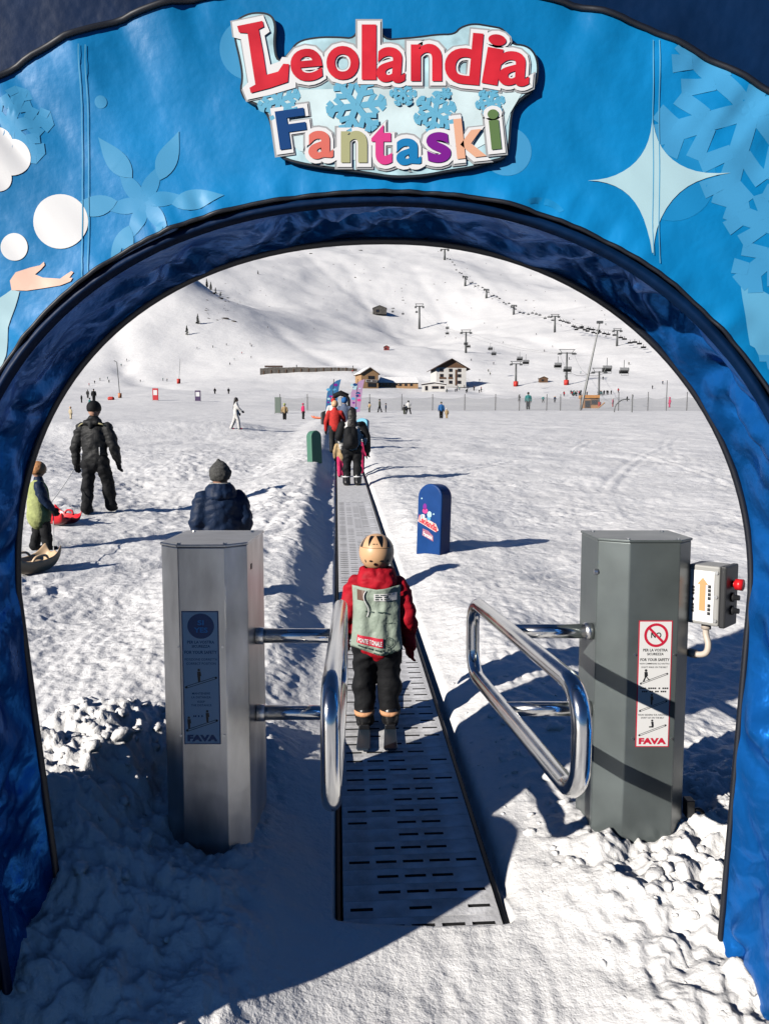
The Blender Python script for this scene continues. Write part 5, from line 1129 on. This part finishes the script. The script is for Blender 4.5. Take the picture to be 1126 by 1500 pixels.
for px, row, Y, s in C1:
    p = at(px, row, Y); i_ = C1.index((px, row, Y, s))
    if first: ch0.location = p; first = False; cc = ch0
    else: cc = copy_tree(ch0, p)
    cc['label'] = ('dark bubble chair between the kiosk pylon and the blue arch', 'dark bubble chair passing the tallest grey pylon', 'dark bubble chair above the pylon beside the brown cabin', 'dark bubble chair between the chalet roof and the cabin pylon', 'dark bubble chair at the slim pylon above the chalet', 'dark bubble chair halfway between the two slim pylons', 'dark bubble chair beside the dark stone hut')[min(6, i_ // 2)]

tc_ = MB(); tc_.box((0, 0, -1.6), (3.4, 1.4, 1.2)); tc_.tube([(0, 0, -1.2), (0, 0, .6)], .2, 5)
cm = tc_.mesh('lift_chair'); cm.materials.append(BLK); rr = random.Random(5)
def seg(a, b, n, Ya, Yb):
    for i in range(n):
        t = (i + .5) / n; px = a[0] + (b[0] - a[0]) * t; row = a[1] + (b[1] - a[1]) * t; P = hit(px, row + 9 * (1 if t else 1)); P2c = at(px + rr.uniform(-1, 1), row + rr.choice((-1.6, 1.6)), P.y * .97)
        o = bpy.data.objects.new('lift_chair', cm); C.objects.link(o); o.location = P2c; o.scale = (.8, .8, .8); tag(o, 'tiny dark chair in the long row of the far chairlift', 'lift chair', 'chairs of the far chairlift')
for a, b, n in (((653, 374), (681, 407), 8), ((681, 408), (712, 425), 7), ((712, 427), (752, 448), 9), ((752, 452), (812, 466), 10), ((818, 468), (880, 486), 14), ((840, 478), (903, 487), 8), ((905, 492), (945, 505), 6)): seg(a, b, n, 0, 0)
# slender leaning mast and drag-lift poles
P = hit(850, 600); k = mpp(P); ms = thing('floodlight_mast', 'tall thin leaning mast rising behind the timber kiosk', 'mast', P); tp_ = at(878, 472, P.y) - P
mb = MB(); mb.tube([(0, 0, 0), tuple(tp_)], [.22, .09], 6); mb.build('pole', lm, ms, off=(0, 0, 0)); mb = MB(); mb.box(tuple(tp_), (.9, .4, .35)); mb.build('lamp_head', lm, ms, off=(0, 0, 0))
P = hit(921, 604); k = mpp(P); dg_ = thing('rope_lift', 'bent dark steel frame of a rope lift on the snow by the fence', 'rope lift', P)
mb = MB(); mb.tube(cr_spline([(-22 * k, 0, 0), (-20 * k, 0, 10 * k), (-11 * k, 0, 18 * k), (0, 0, 19 * k)]), .07, 6); mb.build('bent_arm', lm, dg_, True, off=(0, 0, 0)); mb = MB(); mb.tube([(4 * k, 0, 0), (4 * k, 0, 26 * k)], .08, 6); mb.build('upright', lm, dg_, off=(0, 0, 0))
for i, (px, row, top, bend) in enumerate(((176, 583, 529, 1), (262, 562, 526, 0))):
    P = hit(px, row); k = mpp(P); o = thing('drag_lift_pole', ('curved slim drag-lift pole with orange foot pad', 'straight slim drag-lift pole with red foot pad')[i], 'lift pole', P); h = (row - top) * k
    pth = [(0, 0, 0), (-1.5 * k, 0, h * .5), (-3 * k, 0, h * .96), (-7 * k, 0, h)] if bend else [(0, 0, 0), (3 * k, 0, h)]
    mb = MB(); mb.tube(pth, .11, 6); mb.build('pole', lm, o, off=(0, 0, 0)); mb = MB(); mb.tube([(0, 0, 0), (0, 0, 7 * k)], 2.6 * k, 10); mb.build('foot_pad', lred if not bend else mat('pad_orange', (.55, .22, .10), .6), o, True, off=(0, 0, 0))
for label, px, row, w_, h_, m_, s_ in (('upright red banner standing on the far snow', 228, 587, 8, 18, mat('banner_red', (.55, .02, .03), .6), '-'), ('upright purple banner standing on the far snow', 290, 588, 8, 16, mat('banner_purple', (.06, .03, .10), .6), '-'), ('tall grey-green notice board near the yellow child', 407, 606, 8, 24, mat('board_grey_green', (.16, .20, .17), .6), None)):
    P = hit(px, row); k = mpp(P); o = thing('banner', label, 'banner', P); mb = MB(); mb.box((0, 0, h_ * k * .52), (w_ * k, .12, h_ * k * .95)); c = mb.build('panel', m_, o, off=(0, 0, 0))
    for s in (-1, 1): mb = MB(); mb.tube([(s * w_ * k * .5, .1, -.2), (s * w_ * k * .5, .1, h_ * k)], .05, 6); mb.build('post', lm, o, off=(0, 0, 0))
    if s_: mb = MB(); fit_text(mb, 'I' if False else s_, (-.34 * w_ * k, .34 * w_ * k, .45 * h_ * k, .85 * h_ * k), lambda u, v: (u, -.07, v), .03); mb.build('lettering', white_p, c, off=(0, 0, 0))
P = hit(163, 586); k = mpp(P); mb = MB(); mb.capsule((-2 * k, 0, 2 * k), (2 * k, 0, 2 * k), 3 * k); o = link('padded_block', remesh(mb, .4 * k, 2), lred); o.location = P; tag(o, 'rounded dark red padded block standing on the snow near the curved pole', 'padded block')

# ------------------------------------------------------------------ trees and rocks
bark = mat('bark', (.04, .03, .022), .9); needles = mat('spruce_needles', (.018, .03, .018), .85)
def conifer(label, px, row, hpx, seed, group):
    P = hit(px, row); k = mpp(P); h = hpx * k; o = thing('conifer_tree', label, 'tree', P, group); q = random.Random(seed)
    mb = MB(); mb.tube([(0, 0, -1), (q.uniform(-.2, .2), 0, h * .5), (0, 0, h)], [h * .035, h * .025, h * .006], 7); mb.build('trunk', bark, o, True, off=(0, 0, 0))
    mb = MB()
    for i in range(150):
        t = q.random() ** .8; z = h * (.08 + .92 * t); r = h * .27 * (1 - t) ** .8 * q.uniform(.55, 1.1) + .1; a = q.random() * 6.283; w_ = h * .03 * q.uniform(.6, 1.4) + .03
        c, s = math.cos(a), math.sin(a); b = Vector((c * r * .1, s * r * .1, z)); e = Vector((c * r, s * r, z - r * .35)); n = Vector((-s, c, 0)) * w_
        mb.add([b, e * .6 + b * .4 + n, e, e * .6 + b * .4 - n, e * .5 + b * .5 - Vector((0, 0, w_ * 1.6))], [(0, 1, 2, 3), (0, 2, 4)])
    mb.build('crown', needles, o, off=(0, 0, 0))
GT = 'scattered conifers on the slope'
for i, (lb, px, row, hp) in enumerate((('dark tall spruce standing alone on the open slope', 290, 475, 15), ('bushy round-crowned pine lower on the slope', 274, 491, 14), ('small spruce on the shaded shoulder beside the arch', 303, 421, 13), ('small spruce on the shaded shoulder beside the arch', 309, 425, 12), ('small spruce on the shaded shoulder beside the arch', 316, 430, 9), ('small spruce on the shaded shoulder beside the arch', 323, 434, 7), ('lone dwarf pine near the upper skyline', 378, 402, 6))): conifer(lb, px, row, hp, i, GT)
rockm = mat('dark_rock', (.085, .075, .068), .95, noise=(.3, .5)); q = random.Random(11); RG = 'dark rocks and scrub poking out of the slope'
def rock(px, row, s, lb='dark rock patch poking through the snowy mountainside'):
    P = hit(px, row); k = mpp(P); mb = MB(); mb.ball((0, 0, 0), (s * k, s * k * .7, s * k * .30), None, 9, 6); mb.v = [tuple(Vector(p) * q.uniform(.6, 1.25)) for p in mb.v]
    o = mb.build('rock', rockm, None); o.location = P; tag(o, lb, 'rock', RG)
for _ in range(70):
    px = q.uniform(330, 900); top = 362 + max(0, abs(px - 560) - 120) * .33; rock(px, q.uniform(top, 470), q.choice((.7, .9, 1.2, 1.6)))
for _ in range(26): rock(q.uniform(300, 345), q.uniform(425, 474), q.choice((1, 1.5, 2.2)), 'dark rock among the scrub patch on the shaded shoulder')
for px, row, s in ((330, 467, 6), (342, 471, 4), (322, 437, 5), (312, 430, 4), (560, 455, 5), (575, 452, 3), (528, 367, 3), (455, 372, 3), (640, 440, 2), (590, 440, 2), (840, 468, 2), (770, 440, 2)): rock(px, row, s)

# ------------------------------------------------------------------ far-off skiers and onlookers, a few pixels tall
def tiny_mesh(cols, wide):
    mb = MB(); w_ = .12 + wide
    mb.capsule((-w_, 0, .05), (-.09, 0, .85), .10, .13, 6); mb.capsule((w_, 0, .05), (.09, 0, .85), .10, .13, 6); mb.capsule((0, 0, .9), (0, 0, 1.32), .21, .24, 8); mb.capsule((-.2, 0, 1.35), (-.36, .1, .9), .09, .08, 6); mb.capsule((.2, 0, 1.35), (.36, .1, .9), .09, .08, 6); mb.ball((0, .02, 1.62), .14, None, 8, 6)
    me = remesh(mb, .08, 1, name='person')
    for c in cols: me.materials.append(c)
    for p in me.polygons: z = p.center.z; p.material_index = 0 if z < .88 else (1 if z < 1.47 else 2)
    return me
TM = [(nm, tiny_mesh(c, wd)) for nm, c, wd in (('black', (BLK, BLK, BLK), 0), ('dark grey', (BLK, GRYB, BLK), .12), ('dark blue', (BLK, NVY, HELM), .08), ('red', (BLK, REDF, BLK), 0), ('olive', (OLV, OLV, TAN), .1), ('teal', (GRYB, TEAL, WHT), .1))]
q = random.Random(23)
def tiny(px, row, where, group, i=None, sc=1.0):
    nm, me = TM[q.choice((0, 0, 0, 1, 1, 2, 2, 3, 4, 5)) if i is None else i]; P = hit(px, row); o = bpy.data.objects.new('person', me); C.objects.link(o); o.location = P; o.rotation_euler = (0, 0, q.uniform(0, 6.28)); s = q.uniform(.9, 1.08) * sc; o.scale = (s, s, s)
    tag(o, f'far-off person in {nm} clothes {where}', 'person', group)
for _ in range(16): tiny(q.uniform(648, 706), q.uniform(566, 576), 'among the onlookers in front of the chalet', 'onlookers by the chalet')
for _ in range(30): tiny(q.uniform(817, 895), q.uniform(577, 581), 'queueing in the row behind the timber kiosk', 'queue behind the kiosk')
for _ in range(46):
    px = q.uniform(330, 930); lo_ = 385 + max(0, abs(px - 560) - 150) * .35; tiny(px, q.uniform(lo_, 560), 'skiing on the wide mountainside', 'skiers on the mountainside')
for px, row in ((147, 558), (158, 556), (186, 530), (160, 561), (131, 566), (139, 562), (206, 560), (239, 558), (245, 559), (178, 537), (120, 590), (312, 510), (337, 535), (289, 512)): tiny(px, row, 'on the snow beyond the red banner', 'people beyond the red banner')
for px, row in ((795, 590), (812, 590), (918, 588), (926, 585), (955, 570), (970, 563), (905, 575), (760, 588), (850, 548), (715, 545), (702, 560)): tiny(px, row, 'on the snow around the lift pylons', 'people around the lift pylons')
